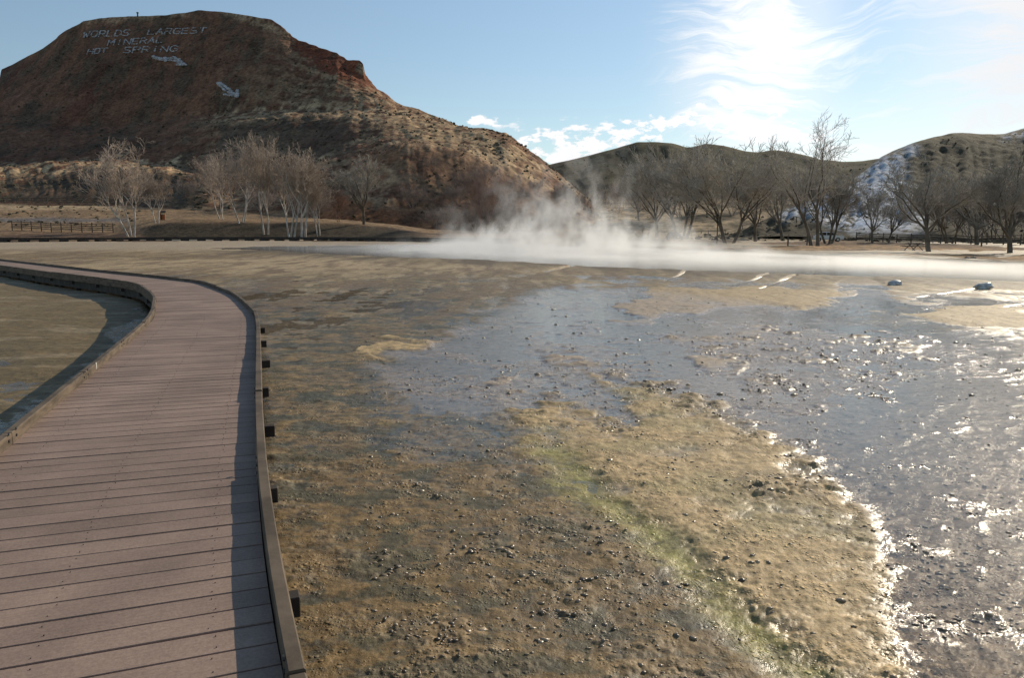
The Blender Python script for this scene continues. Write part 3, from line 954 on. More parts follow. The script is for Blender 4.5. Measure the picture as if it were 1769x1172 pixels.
def mud_z(x, y):
    u, ly = x / y, math.log(y / 1.3) / math.log(178 / 1.3) * (NR_ - 1)
    cc_ = np.interp(u, us, np.arange(NU))
    return float(MUD_Z[int(np.clip(ly, 0, NR_ - 1)), int(np.clip(cc_, 0, NU - 1))])


# coarse mud all around, below the fine sheet, so that the place goes on outside the picture
v, fcs = [], []
NA = 120
for ri, rr in enumerate((0.4, 4, 15, 40, 90, 200, 900, 6000)):
    for k_ in range(NA):
        a_ = 2 * math.pi * k_ / NA
        v.append((rr * math.sin(a_), rr * math.cos(a_), -0.62))
for ri in range(7):
    for k_ in range(NA):
        fcs.append((ri * NA + k_, ri * NA + (k_ + 1) % NA, (ri + 1) * NA + (k_ + 1) % NA, (ri + 1) * NA + k_))
me = mesh_arrays('lake_bed', np.array(v), np.array(fcs)[:, ::-1])
set_col(me, 'col', np.tile(np.array([0.14, 0.10, 0.065]), (len(v), 1)))
set_f(me, 'wet', np.full(len(v), 0.3))
link('lake_bed', me, MUDM, kind='structure')


# ------------------------------------------------------------------ water
def mat_water(name, rip, strength, rough, tint):
    mt = bpy.data.materials.new(name)
    mt.use_nodes = True
    t = NT(mt.node_tree)
    pos = t.n('ShaderNodeNewGeometry').outputs['Position']
    mp = t.n('ShaderNodeMapping', ins={'Vector': pos})
    mp.inputs['Rotation'].default_value = (0, 0, math.radians(20))
    mp.inputs['Scale'].default_value = (1.0, 1.7, 1)
    a = t.noise(mp.outputs[0], rip, 4, 0.55, 0.4)
    b = t.noise(mp.outputs[0], rip * 4.3, 3, 0.6)
    h = t.m('ADD', a, t.m('MULTIPLY', b, 0.22))
    bp = t.n('ShaderNodeBump', ins={'Height': h})
    bp.inputs['Strength'].default_value = strength
    bp.inputs['Distance'].default_value = 0.02
    inc = t.n('ShaderNodeNewGeometry').outputs['Incoming']
    cosi = t.m('ABSOLUTE', t.vm('DOT_PRODUCT', inc, bp.outputs[0]))
    fres = t.m('ADD', 0.02, t.m('MULTIPLY', 0.98, t.m('POWER', t.m('SUBTRACT', 1.0, cosi, clamp=True), 5.0)))
    gl = t.n('ShaderNodeBsdfGlossy', ins={'Normal': bp.outputs[0]})
    gl.inputs['Roughness'].default_value = rough
    tr = t.n('ShaderNodeBsdfTransparent')
    tr.inputs['Color'].default_value = (*tint, 1)
    mx_ = t.n('ShaderNodeMixShader')
    t.put(mx_.inputs[0], fres)
    t.t.links.new(tr.outputs[0], mx_.inputs[1])
    t.t.links.new(gl.outputs[0], mx_.inputs[2])
    o = t.n('ShaderNodeOutputMaterial')
    t.t.links.new(mx_.outputs[0], o.inputs[0])
    return mt


ww = np.linspace(-3.4, 3.4, 60)
wy_ = np.exp(np.linspace(math.log(1.32), math.log(176), 60))
Uw, Yw = np.meshgrid(ww, wy_)
me = mesh_arrays('shallow_water', np.stack([Uw * Yw, Yw, np.zeros_like(Uw)], -1).reshape(-1, 3), grid_quads(60, 60), smooth=True)
link('shallow_water', me, mat_water('water_film', 13.0, 0.20, 0.085, (0.92, 0.90, 0.86)), kind='structure')
# the hot lake, a hand above the terraces it spills over
quad = grid_quads(NR_, NU)
inl = (lake > 0.02).reshape(-1) & (YY.reshape(-1) > 20)
sel = quad[inl[quad].any(1)]
idx = np.unique(sel)
remap = np.full(NU * NR_, -1)
remap[idx] = np.arange(len(idx))
me = mesh_arrays('lake', np.stack([XX.reshape(-1)[idx], YY.reshape(-1)[idx], np.full(len(idx), 0.055)], 1), remap[sel], smooth=True)
link('lake', me, mat_water('lake_water', 2.2, 0.35, 0.10, (0.35, 0.42, 0.42)), kind='structure')

# ------------------------------------------------------------------ boardwalk
PLANK = bpy.data.materials.new('weathered_plank')
PLANK.use_nodes = True
t = NT(PLANK.node_tree)
pv = t.n('ShaderNodeAttribute', attribute_name='tone').outputs['Fac']
puv = t.n('ShaderNodeAttribute', attribute_name='grain').outputs['Vector']
gr = t.noise(t.vm('MULTIPLY', puv, (2.0, 60.0, 1.0)), 1.0, 5, 0.6)
po = t.n('ShaderNodeNewGeometry').outputs['Position']
bl = t.noise(po, 1.4, 6, 0.62)
sp_ = t.noise(po, 90, 3, 0.7)
k = t.m('MULTIPLY', t.m('MULTIPLY', t.ss(gr, 0.3, 0.7, 0.93, 1.06), t.ss(bl, 0.3, 0.7, 0.82, 1.16)), t.m('MULTIPLY', pv, t.ss(sp_, 0.3, 0.7, 0.84, 1.14)))
colr = t.vm('MULTIPLY', (0.28, 0.195, 0.15), t.comb(k, k, k))
bs = t.n('ShaderNodeBsdfPrincipled')
t.put(bs.inputs['Base Color'], colr)
bs.inputs['Roughness'].default_value = 0.72
bs.inputs['Specular IOR Level'].default_value = 0.3
bp = t.n('ShaderNodeBump', ins={'Height': t.m('ADD', gr, t.m('MULTIPLY', sp_, 0.6))})
bp.inputs['Strength'].default_value = 0.2
bp.inputs['Distance'].default_value = 0.003
t.put(bs.inputs['Normal'], bp.outputs[0])
o = t.n('ShaderNodeOutputMaterial')
t.t.links.new(bs.outputs[0], o.inputs[0])
CURB = mat_basic('grey_timber', (0.115, 0.085, 0.058), 0.8, 3.0, 0.45, 0.6, 9, stretch=(1, 1, 6), dist=0.006)
DARKWOOD = mat_basic('dark_creosoted_timber', (0.045, 0.036, 0.03), 0.8, 4.0, 0.4, 0.5, dist=0.006)
SCREW = mat_basic('screw_steel', (0.05, 0.045, 0.045), 0.5, 20, 0.2, 0)

bw = empty('boardwalk', (float(CL[200][0]), float(CL[200][1]), 0), label='long curving boardwalk of pinkish brown planks running over the mud at left', cat='boardwalk')
BWM = Matrix.Translation(bw.location).inverted()


def bw_part(name, me, mat, parent=None, **kw):
    ob = link(name, me, mat, parent or bw, **kw)
    me.transform(BWM)
    return ob


def cl_at(s):
    i = np.interp(s, CLs, np.arange(len(CL)))
    i0 = int(min(i, len(CL) - 2)); f = i - i0
    p = CL[i0] * (1 - f) + CL[i0 + 1] * f
    n = nR[i0] * (1 - f) + nR[i0 + 1] * f
    return p, n / np.linalg.norm(n)


PITCHP, GAP, TH = 0.168, 0.011, 0.038
V, Q, tone, grain = [], [], [], []
npl = int(CLs[-1] / PITCHP)
hw = DECK_W / 2 - 0.052
SC = MB()
for i in range(npl):
    s = 0.05 + i * PITCHP
    g = GAP * random.uniform(0.7, 1.5)
    b0 = len(V)
    tn = random.uniform(0.88, 1.1)
    dz = random.uniform(-0.0025, 0.0025)
    dz2 = random.uniform(-0.002, 0.002)
    ends = []
    for sc_, e in ((s + g / 2, 0), (s + PITCHP - g / 2, 1)):
        p, n = cl_at(sc_)
        ends.append((p, n))
    for zz_, ch in ((DECK_Z - TH, 0.0), (DECK_Z - 0.0015, 0.0), (DECK_Z, 0.0015)):
        for (p, n), sg in zip(ends, (1, -1)):
            tv = np.array([n[1], -n[0]])
            for side, dd in ((1, dz), (-1, dz2)):
                q = p + n * hw * side + tv * ch * sg
                V.append((q[0], q[1], zz_ + dd))
                tone.append(tn)
                grain.append((side * hw + i * 3.7, s + (0 if sg == 1 else PITCHP), 0))
    a = b0
    for lo in (0, 4):
        L_, H_ = a + lo, a + lo + 4
        Q += [(L_, L_ + 1, H_ + 1, H_), (L_ + 3, L_ + 2, H_ + 2, H_ + 3), (L_ + 1, L_ + 3, H_ + 3, H_ + 1), (L_ + 2, L_, H_, H_ + 2)]
    T_ = a + 8
    Q.append((T_, T_ + 1, T_ + 3, T_ + 2))
    Q.append((a + 2, a + 3, a + 1, a))
    pm, nm = cl_at(s + PITCHP / 2)
    if 0.3 < pm[1] < 14:
        tv = np.array([-nm[1], nm[0]])
        for off in (-0.62, 0.0, 0.62):
            for sg in (-0.045, 0.045):
                q = pm + nm * (off + random.uniform(-.015, .015)) + tv * (sg + random.uniform(-.008, .008))
                SC.tube((q[0], q[1], DECK_Z - 0.004), (q[0], q[1], DECK_Z + 0.0035), 0.0024, n=6)
me = mesh_arrays('deck', np.array(V), np.array(Q))
bm = bmesh.new(); bm.from_mesh(me); bmesh.ops.recalc_face_normals(bm, faces=bm.faces); bm.to_mesh(me); bm.free()
set_f(me, 'tone', np.array(tone))
ga = me.attributes.new('grain', 'FLOAT_VECTOR', 'POINT')
ga.data.foreach_set('vector', np.array(grain, np.float32).ravel())
deck = bw_part('deck', me, PLANK)
bw_part('screw_heads', SC.mesh('screw_heads'), SCREW, deck, kind='stuff')


def sweep(path, nrm, prof, wob=0.0):
    """prof: (offset along left normal, z) ring swept along a path"""
    n = len(prof)
    vv, ff = [], []
    for i, (p, m) in enumerate(zip(path, nrm)):
        jz = wob * math.sin(i * 1.7 + p[1]) + wob * random.uniform(-.5, .5)
        for oo, zz_ in prof:
            q = p + m * (oo + (random.uniform(-1, 1) * wob * 0.4))
            vv.append((q[0], q[1], zz_ + jz))
    for i in range(len(path) - 1):
        for j in range(n):
            a, b = i * n + j, i * n + (j + 1) % n
            ff.append((a, b, b + n, a + n))
    ff += [tuple(range(n - 1, -1, -1)), tuple(range((len(path) - 1) * n, len(path) * n))]
    return vv, ff


def curbs(side):
    s = 0.1
    first = True
    while s < CLs[-1] - 0.5:
        ln = 1.2 if first else random.choice((2.35, 2.45, 2.6))
        if side < 0 and first: ln = 2.0
        first = False
        e = min(s + ln, CLs[-1] - 0.1)
        ss_ = np.linspace(s + 0.006, e - 0.006, 7)
        # straight boards, lightly sprung round the bend
        P_, N_ = zip(*[cl_at(x) for x in ss_])
        P_, N_ = np.array(P_), np.array(N_)
        off = side * (DECK_W / 2)
        A, B = P_[0] + N_[0] * off, P_[-1] + N_[-1] * off
        line = np.array([(A * (1 - f) + B * f) * 0.3 + (p + n * off) * 0.7 for f, p, n in zip(np.linspace(0, 1, 7), P_, N_)])
        i0, i1 = (side * 0.012, -side * 0.05)
        h = 0.086 + random.uniform(-0.006, 0.006)
        ch = 0.006
        prof = [(i0, DECK_Z - 0.14), (i1, DECK_Z - 0.14), (i1, DECK_Z + h - ch), (i1 + (ch if i1 < 0 else -ch), DECK_Z + h), (i0 + (-ch if i1 < 0 else ch), DECK_Z + h), (i0, DECK_Z + h - ch)]
        m = MB(); m.add(*sweep(line, N_, prof, 0.0025))
        cr = bw_part('curb_rail', m.mesh('curb_rail'), CURB)
        # bolts at the ends of each board
        if 1 < P_[0][1] < 22:
            for f, idx_ in ((0.08, 0), (0.92, -1)):
                j = 0 if idx_ == 0 else 6
                q = line[j] * 0.93 + line[3] * 0.07 if idx_ == 0 else line[6] * 0.93 + line[3] * 0.07
                for zz_ in (0.04, 0.09):
                    a_ = q + N_[j] * (i1 * 1.0)
                    b_ = q + N_[j] * (i1 * 1.14)
                    bo = MB(); bo.tube((a_[0], a_[1], DECK_Z + zz_), (b_[0], b_[1], DECK_Z + zz_), 0.011, n=8)
                    bw_part('bolt', bo.mesh('bolt'), SCREW, cr)
        s = e


curbs(-1)
curbs(1)
# joists below the curbs, deepened into a dark band imitating the deck's shadow
for side in (-1, 1):
    P_ = CL[6:-6:8]; N_ = nR[6:-6:8]
    m = MB(); m.add(*sweep(P_, N_, [(side * 0.845, DECK_Z - 0.38), (side * 0.80, DECK_Z - 0.38), (side * 0.80, DECK_Z - 0.042), (side * 0.845, DECK_Z - 0.042)]))
    bw_part('joist_shade_skirt', m.mesh('joist_shade_skirt'), DARKWOOD)
# cross beams that stick out past the right curb, each on two posts
bp_px = [(497, 1030), (470, 843), (458, 736), (459, 670), (459, 623), (458, 589), (456, 566)]
ss_b = []
for q in bp_px:
    wpt = at(*q, 0.30)
    ss_b.append(float(CLs[np.argmin(((CL - wpt) ** 2).sum(1))]))
ss_b.sort()
gap_ = (ss_b[-1] - ss_b[0]) / (len(ss_b) - 1)
s = ss_b[0] - gap_
ss_all = [s] + ss_b
while ss_all[-1] + gap_ * 1.3 < CLs[-1]:
    ss_all.append(ss_all[-1] + gap_ * 1.35)
for s in ss_all:
    p, n = cl_at(s)
    rz = math.atan2(n[1], n[0])
    L0, L1 = -DECK_W / 2 - (0.09 + random.uniform(-.02, .03)), DECK_W / 2 + 0.03
    c_ = p + n * (L0 + L1) / 2
    m = MB(); m.box((c_[0], c_[1], DECK_Z - 0.231 + 0.03), (L1 - L0, 0.09, 0.10), rz)
    me_b = m.mesh('cross_beam', 0.004)
    bw_part('cross_beam', me_b, DARKWOOD)
    for oo in (-0.72, 0.72):
        q = p + n * oo
        m = MB(); m.box((q[0], q[1], (DECK_Z - 0.26 - 0.45) / 2), (0.12, 0.12, DECK_Z - 0.26 + 0.45), rz)
        bw_part('post', m.mesh('post'), DARKWOOD)
# white splash on the left curb
q = at(147, 628, DECK_Z + 0.09)
j = int(np.argmin(((CL - q) ** 2).sum(1)))
e_ = CL[j] + nR[j] * (DECK_W / 2 - 0.05)
m = MB()
td = np.array([nR[j][1], -nR[j][0]])
for a_, zz_, r_ in ((0, 0.085, 0.017), (0.010, 0.07, 0.012), (0.004, 0.05, 0.014), (-0.006, 0.03, 0.009)):
    w_ = e_ + td * a_
    m.tube((w_[0], w_[1], DECK_Z + zz_ - 0.005), tuple((*(w_ - nR[j] * 0.003), DECK_Z + zz_ - 0.005)), r_, r_ * 0.8, n=9)
bw_part('white_splash', m.mesh('white_splash'), mat_basic('white_dropping', (0.75, 0.73, 0.68), 0.7, 30, 0.15, 0.2))


def lump(rad, seed, sub=2, amp=0.25, sq=(1, 1, 1)):
    bm = bmesh.new()
    bmesh.ops.create_icosphere(bm, subdivisions=sub, radius=1)
    co = np.array([v_.co[:] for v_ in bm.verts])
    n_ = fbm(co[:, 0] * 1.3 + seed * 3.1, co[:, 1] * 1.3 + co[:, 2] * 1.7 + seed, 4, seed % 50)
    co = co * (1 + amp * n_)[:, None] * np.array(sq) * rad
    for v_, c_ in zip(bm.verts, co): v_.co = c_
    me_ = bpy.data.meshes.new('lump')
    bm.to_mesh(me_); bm.free()
    me_.polygons.foreach_set('use_smooth', np.ones(len(me_.polygons), bool))
    return me_


DARKSTONE = mat_basic('dark_stone', (0.05, 0.042, 0.035), 0.7, 8, 0.4, 0.6)
q = at(210, 597, DECK_Z)
ob = link('stone', lump(0.035, 5, 2, 0.35, (1.3, 0.9, 0.75)), DARKSTONE, label='small dark stone lying on the boardwalk planks near the left curb', cat='stone')
ob.location = (q[0], q[1], DECK_Z + 0.024)

# ------------------------------------------------------------------ far boardwalk along the shore
fb = empty('boardwalk', (-60, 150, 0), label='distant dark boardwalk on short piers along the far left shore', cat='boardwalk')
FBP = at([-900, -300, 0, 120, 260, 420, 560, 700, 760, 840, 900], [421, 420, 419.5, 419, 417.5, 417, 417.2, 418.5, 419.5, 421, 423], 0.05)
FBP = FBP * 0.985
FBP = resample(smooth_line(resample(FBP, 2.0), 6), 1.0)
tF, nF = normals(FBP)
FBM = Matrix.Translation(fb.location).inverted()
for nm, prof, mtt in (('deck', [(-0.9, 0.62), (0.9, 0.62), (0.9, 0.70), (-0.9, 0.70)], PLANK), ('curb_rail', [(-0.98, 0.50), (-0.9, 0.50), (-0.9, 0.92), (-0.98, 0.92)], DARKWOOD), ('curb_rail', [(0.9, 0.50), (0.98, 0.50), (0.98, 0.92), (0.9, 0.92)], DARKWOOD)):
    m = MB(); m.add(*sweep(FBP, nF, prof, 0.004))
    me = m.mesh(nm); me.transform(FBM)
    if nm == 'deck': set_f(me, 'tone', np.ones(len(me.vertices)))
    link(nm, me, mtt, fb)
stepP = 3
for i in range(0, len(FBP), stepP):
    px_, _ = proj(FBP[i][0], FBP[i][1], 0.5)
    if not -60 < px_ < 900: continue
    m = MB(); m.box((FBP[i][0], FBP[i][1], 0.2), (1.35, 2.0, 0.58), math.atan2(tF[i][1], tF[i][0]))
    me = m.mesh('pier'); me.transform(FBM)
    link('pier', me, DARKWOOD, fb)

# ------------------------------------------------------------------ bare trees
def frustums(segs, n):
    """segs: (p0, p1, r0, r1) -> mesh arrays of joined frustums"""
    P0 = np.array([s_[0] for s_ in segs]); P1 = np.array([s_[1] for s_ in segs])
    r0 = np.array([s_[2] for s_ in segs]); r1 = np.array([s_[3] for s_ in segs])
    d = P1 - P0
    d /= np.linalg.norm(d, axis=1)[:, None] + 1e-9
    ref = np.where(np.abs(d[:, 2:3]) < 0.9, np.array([[0, 0, 1.0]]), np.array([[1.0, 0, 0]]))
    s_ = np.cross(d, ref); s_ /= np.linalg.norm(s_, axis=1)[:, None]
    t_ = np.cross(d, s_)
    g = 2 * np.pi * np.arange(n) / n
    ring = s_[:, None, :] * np.cos(g)[None, :, None] + t_[:, None, :] * np.sin(g)[None, :, None]
    P1e = P1 + d * (r1 * 0.3)[:, None]
    a = P0[:, None, :] + ring * r0[:, None, None]
    b = P1e[:, None, :] + ring * r1[:, None, None]
    v_ = np.concatenate([a, b], 1).reshape(-1, 3)
    base_ = (np.arange(len(segs)) * 2 * n)[:, None]
    k_ = np.arange(n)[None, :]
    k2 = (k_ + 1) % n
    q_ = np.stack([base_ + k_, base_ + k2, base_ + n + k2, base_ + n + k_], -1).reshape(-1, 4)
    return v_, q_


class TreeGen:
    def __init__(self, seed, H=10.0, stems=1, spread=0.6, lean=0.1, fork=0.25, limbs=5, r0=0.024, levels=4, up=0.35, kids=(5, 5, 5), twig=0.012, wob=0.16):
        self.R = np.random.default_rng(seed)
        self.levels, self.up, self.kids, self.twig, self.wob = levels, up, kids, twig, wob
        self.segs = {0: [], 1: [], 2: [], 3: [], 4: [], 5: []}
        R = self.R
        for s_ in range(stems):
            a = R.uniform(0, 6.28) if stems == 1 else 6.28 * s_ / stems + R.uniform(-.4, .4)
            ln = lean * R.uniform(0.6, 1.3) * (0.4 if stems == 1 else 1)
            d = np.array([math.cos(a) * ln, math.sin(a) * ln, 1.0])
            hh = H * (1 if stems == 1 else R.uniform(0.75, 1.0))
            p = np.array([math.cos(a), math.sin(a), 0]) * (0.0 if stems == 1 else 0.022 * H) + np.array([0, 0, -0.05 * H])
            rr = r0 * H / (stems ** 0.45)
            # trunk, then limbs
            n = 5
            LT = fork * hh + 0.05 * H
            q = p
            for i in range(n):
                d = d + R.normal(0, 0.06, 3) * np.array([1, 1, 0.2]); d /= np.linalg.norm(d)
                q2 = q + d * LT / n
                ra, rb = rr * (1.25 if i == 0 else 1 - 0.07 * i), rr * (1 - 0.07 * (i + 1))
                self.segs[0].append((q, q2, ra, rb)); q = q2
            nl = limbs
            a0 = R.uniform(0, 6.28)
            for l_ in range(nl):
                aa = a0 + 6.28 * l_ / nl + R.uniform(-.35, .35)
                sp_r = spread * (0.35 + 0.75 * ((l_ * 0.618) % 1.0)) if l_ else spread * 0.12
                dd = d + np.array([math.cos(aa), math.sin(aa), 0]) * sp_r
                dd /= np.linalg.norm(dd)
                L = (hh - fork * hh) * R.uniform(0.8, 1.02) * (1.0 - 0.16 * min(1.0, sp_r))
                st_ = q - d * LT * R.uniform(0, 0.25) if l_ else q
                self.grow(st_, dd, L, rr * 0.55 * R.uniform(0.7, 1), 1)

    def grow(self, p, d, L, r, lev):
        R = self.R
        n = 7 if lev == 1 else 4 if lev == 2 else 3 if lev == 3 else 2
        end_r = max(self.twig * 0.8, r * 0.22)
        pts_ = [p]
        q, dd = p, d
        for i in range(n):
            dd = dd + R.normal(0, self.wob, 3) + np.array([0, 0, self.up * 0.14 * (1 if lev < 3 else 0.6)])
            dd = dd / np.linalg.norm(dd)
            q2 = q + dd * L / n
            f0, f1 = i / n, (i + 1) / n
            self.segs[min(lev, 5)].append((q, q2, r + (end_r - r) * f0, r + (end_r - r) * f1))
            q = q2; pts_.append(q)
        if lev >= self.levels: return
        nk = self.kids[lev - 1]
        nk = max(2, int(round(nk * R.uniform(0.8, 1.2))))
        for k_ in range(nk):
            f = (0.22 if lev == 1 else 0.15) + 0.83 * (k_ + R.uniform(0.1, 0.9)) / nk
            i = min(int(f * n), n - 1)
            st_ = pts_[i] + (pts_[i + 1] - pts_[i]) * (f * n - i)
            ax = pts_[i + 1] - pts_[i]; ax /= np.linalg.norm(ax)
            side = R.normal(0, 1, 3); side -= ax * side.dot(ax); side /= np.linalg.norm(side)
            ang = R.uniform(0.45, 0.95)
            nd = ax * math.cos(ang) + side * math.sin(ang)
            nd[2] += 0.12
            nd /= np.linalg.norm(nd)
            LL = L * (0.60 - 0.26 * f) * R.uniform(0.75, 1.2) * (1.1 if lev > 1 else 1.0)
            self.grow(st_, nd, LL, max(self.twig, (r + (end_r - r) * f) * 0.55), lev + 1)

    def meshes(self, name):
        def build(levels, sides):
            vs, qs, off = [], [], 0
            for l_, n_ in zip(levels, sides):
                if not self.segs[l_]: continue
                v_, q_ = frustums(self.segs[l_], n_)
                vs.append(v_); qs.append(q_ + off); off += len(v_)
            return mesh_arrays(name, np.concatenate(vs), np.concatenate(qs), smooth=True)
        return build((0, 1), (9, 6)), build((2, 3, 4, 5), (4, 3, 3, 3))


BARK_W = mat_basic('pale_bark', (0.52, 0.45, 0.385), 0.85, 1.2, 0.4, 0.3, dist=0.05)
TWIG_W = mat_basic('pale_twigs', (0.44, 0.35, 0.275), 0.85, 0.5, 0.3, 0, rand=0.2)
BARK_D = mat_basic('dark_bark', (0.15, 0.12, 0.088), 0.9, 1.2, 0.4, 0.4, dist=0.05)
TWIG_D = mat_basic('dark_twigs', (0.36, 0.32, 0.265), 0.85, 0.5, 0.3, 0, rand=0.25)
TWIG_R = mat_basic('reddish_twigs', (0.26, 0.155, 0.115), 0.85, 0.5, 0.3, 0, rand=0.15)
TWIG_G = mat_basic('grey_twigs', (0.28, 0.22, 0.185), 0.85, 0.5, 0.3, 0, rand=0.25)

PROTO = {}


def proto(key, bark, twigm, **kw):
    ta, tb = TreeGen(**kw).meshes(key)
    for me_, m_ in ((ta, bark), (tb, twigm)): me_.materials.append(m_)
    zz = np.empty(len(tb.vertices) * 3, np.float32)
    tb.vertices.foreach_get('co', zz)
    PROTO[key] = (ta, tb, float(np.percentile(zz[2::3], 99.7)))


for i in range(3):
    proto('vase%d' % i, BARK_W, TWIG_W, seed=20 + i, stems=3, spread=0.36, lean=0.22, fork=0.30, limbs=4, r0=0.017, up=0.5, kids=(7, 5, 4), twig=0.015)
for i in range(2):
    proto('pole%d' % i, BARK_W, TWIG_W, seed=30 + i, stems=2, spread=0.30, lean=0.12, fork=0.30, limbs=4, r0=0.015, up=0.6, kids=(8, 6, 4), twig=0.015)
for i in range(4):
    proto('round%d' % i, BARK_D, TWIG_D, seed=40 + i, stems=1, spread=1.0, lean=0.3, fork=0.27, limbs=7, r0=0.026, up=0.30, kids=(9, 7, 4), twig=0.018)
for i in range(2):
    proto('multi%d' % i, BARK_D, TWIG_D, seed=50 + i, stems=3, spread=0.60, lean=0.30, fork=0.30, limbs=5, r0=0.024, up=0.35, kids=(9, 6, 4), twig=0.017)
proto('tall0', BARK_D, TWIG_D, seed=61, stems=2, spread=0.55, lean=0.16, fork=0.34, limbs=4, r0=0.022, up=0.45, kids=(8, 5, 4), twig=0.012)
proto('red0', TWIG_R, TWIG_R, seed=71, stems=4, spread=0.30, lean=0.20, fork=0.18, limbs=4, r0=0.014, up=0.6, kids=(8, 5, 4), twig=0.012)
for i in range(3):
    proto('brush%d' % i, TWIG_G, TWIG_G, seed=80 + i, stems=5, spread=0.5, lean=0.45, fork=0.12, limbs=3, r0=0.016, up=0.4, kids=(7, 5, 4), twig=0.016, levels=4)


def place_tree(key, px, top, depth, label, group=None, rz=None, name='bare_tree', cat='tree', wide=1.0, base=None, parts=True):
    dx, dy, dz = ray(px, base if base else 410)
    x = float(dx / dy) * depth
    zz_ = ground_z(x, depth)
    if zz_ < -50: zz_ = 0.2
    _, _, ztop = at_depth(px, top, depth)
    h = float(ztop) - zz_
    if h < 0.5: return None
    sc_ = h / PROTO[key][2]
    r = empty(name, (x, depth, zz_ - 0.05), random.uniform(0, 6.28) if rz is None else rz, label=label, cat=cat, group=group)
    r.scale = (sc_ * wide, sc_ * wide, sc_)
    a = link('trunk', PROTO[key][0], None, r)
    b = link('crown', PROTO[key][1], None, r)
    return r


place_tree('vase0', 228, 242, 191, 'white barked multi stemmed bare tree beside the left rail fence', wide=1.0)
place_tree('pole0', 273, 300, 212, 'small pale bare tree next to the orange kiosk')
GL = 'pale barked trees on the left bank'
place_tree('vase1', 418, 238, 203, 'tall pale bare tree at left end of the bank clump, dark embankment below it', GL)
place_tree('pole1', 460, 236, 192, 'tall thin pale tree second from left in the bank clump', GL)
place_tree('vase2', 503, 256, 188, 'pale bare tree with a leaning trunk in the middle of the bank clump', GL)
place_tree('pole0', 525, 262, 187, 'brightest white barked tree at the right of the bank clump', GL, wide=1.25)
place_tree('pole1', 551, 300, 189, 'thin short pale tree just right of the white barked one', GL)
place_tree('vase1', 385, 262, 214, 'pale bare tree behind the left end of the bank clump', GL)
place_tree('round0', 629, 268, 205, 'dark crowned bare tree with a stout pale trunk before the orange cut bank', rz=1.0)
place_tree('red0', 838, 282, 215, 'reddish twigged bare tree rising out of the steam', wide=0.9)
place_tree('red0', 585, 318, 214, 'small reddish bare tree left of the orange cut bank')

GR = 'big dark bare trees on the right bank'
place_tree('round1', 1136, 262, 190, 'dark bare tree at the left edge of the right hand grove, above the steam', GR)
place_tree('multi0', 1180, 250, 185, 'dark bare tree with two crossing trunks beside the dark parked car', GR, wide=1.1)
place_tree('multi1', 1258, 246, 122, 'vase shaped bare tree with four thick limbs standing in thin steam', GR, wide=1.15)
place_tree('round2', 1305, 272, 140, 'dark bare tree with low branching limbs right of the vase shaped tree', GR)
place_tree('tall0', 1408, 203, 93, 'tallest bare tree, its twin tops rising above the skyline', GR, wide=1.05, rz=0.3)
place_tree('multi0', 1432, 285, 110, 'dark bare tree just behind the white parked car', GR, rz=2.2)
place_tree('round3', 1508, 318, 108, 'small spreading bare tree in front of the snow patches', GR)
place_tree('round0', 1535, 335, 116, 'small bare tree with a thick trunk, right of the smallest spreading one', GR)
place_tree('round1', 1607, 252, 73.5, 'broad round crowned bare tree right of the picnic table', GR, wide=1.05, rz=2.0)
place_tree('round2', 1748, 256, 70, 'broad bare tree at the right edge of the picture', GR, wide=1.15, rz=4.0)
place_tree('round3', 1690, 290, 110, 'bare tree behind and between the two broad right hand trees', GR, wide=1.2)
place_tree('multi1', 1640, 300, 120, 'bare tree half hidden behind the broad round crowned one', GR)
place_tree('round0', 1352, 290, 170, 'bare tree in the gap left of the tallest tree', GR)

LINE = 'far line of bare trees before the olive hill'
for i, px_ in enumerate(np.linspace(985, 1450, 13)):
    dpt = random.uniform(255, 330)
    tp = 290 + random.uniform(-14, 30) + (22 if px_ < 1060 else 0) + (18 if px_ > 1440 else 0)
    if 1330 < px_ < 1400 and i % 2: continue
    place_tree('brush%d' % (i % 3) if i % 3 else 'round%d' % (i % 4), px_ + random.uniform(-8, 8), tp, dpt, 'grey bare tree in the far line below the olive hill', LINE, wide=random.uniform(0.9, 1.2), base=400)
SLOPE = 'bare trees at the foot of the right hand hill'
for i, px_ in enumerate((1625, 1655, 1680, 1715, 1735, 1765, 1790)):
    place_tree('brush%d' % (i % 3), px_, 318 + random.uniform(-20, 18), random.uniform(140, 165), 'grey bare tree standing close to the foot of the snowy hill', SLOPE, wide=1.3)
BR = 'leafless brush at the foot of the mesa'
for i in range(60):
    px_ = random.uniform(300, 1010)
    if px_ < 560 and random.random() < 0.4: px_ = random.uniform(600, 1000)
    if 555 < px_ < 700: continue
    dpt = random.uniform(242, 300) if px_ > 450 else random.uniform(285, 325)
    x_ = (px_ - CX) / F_PX * cP * dpt
    zb = ground_z(x_, dpt)
    ytop = HOR - (zb + random.uniform(5, 11) - CAM_Z) / dpt * F_PX
    place_tree('brush%d' % (i % 3), px_, ytop, dpt, 'grey leafless brush at the foot of the mesa', BR, name='bare_shrub', cat='shrub', wide=1.3, base=380)

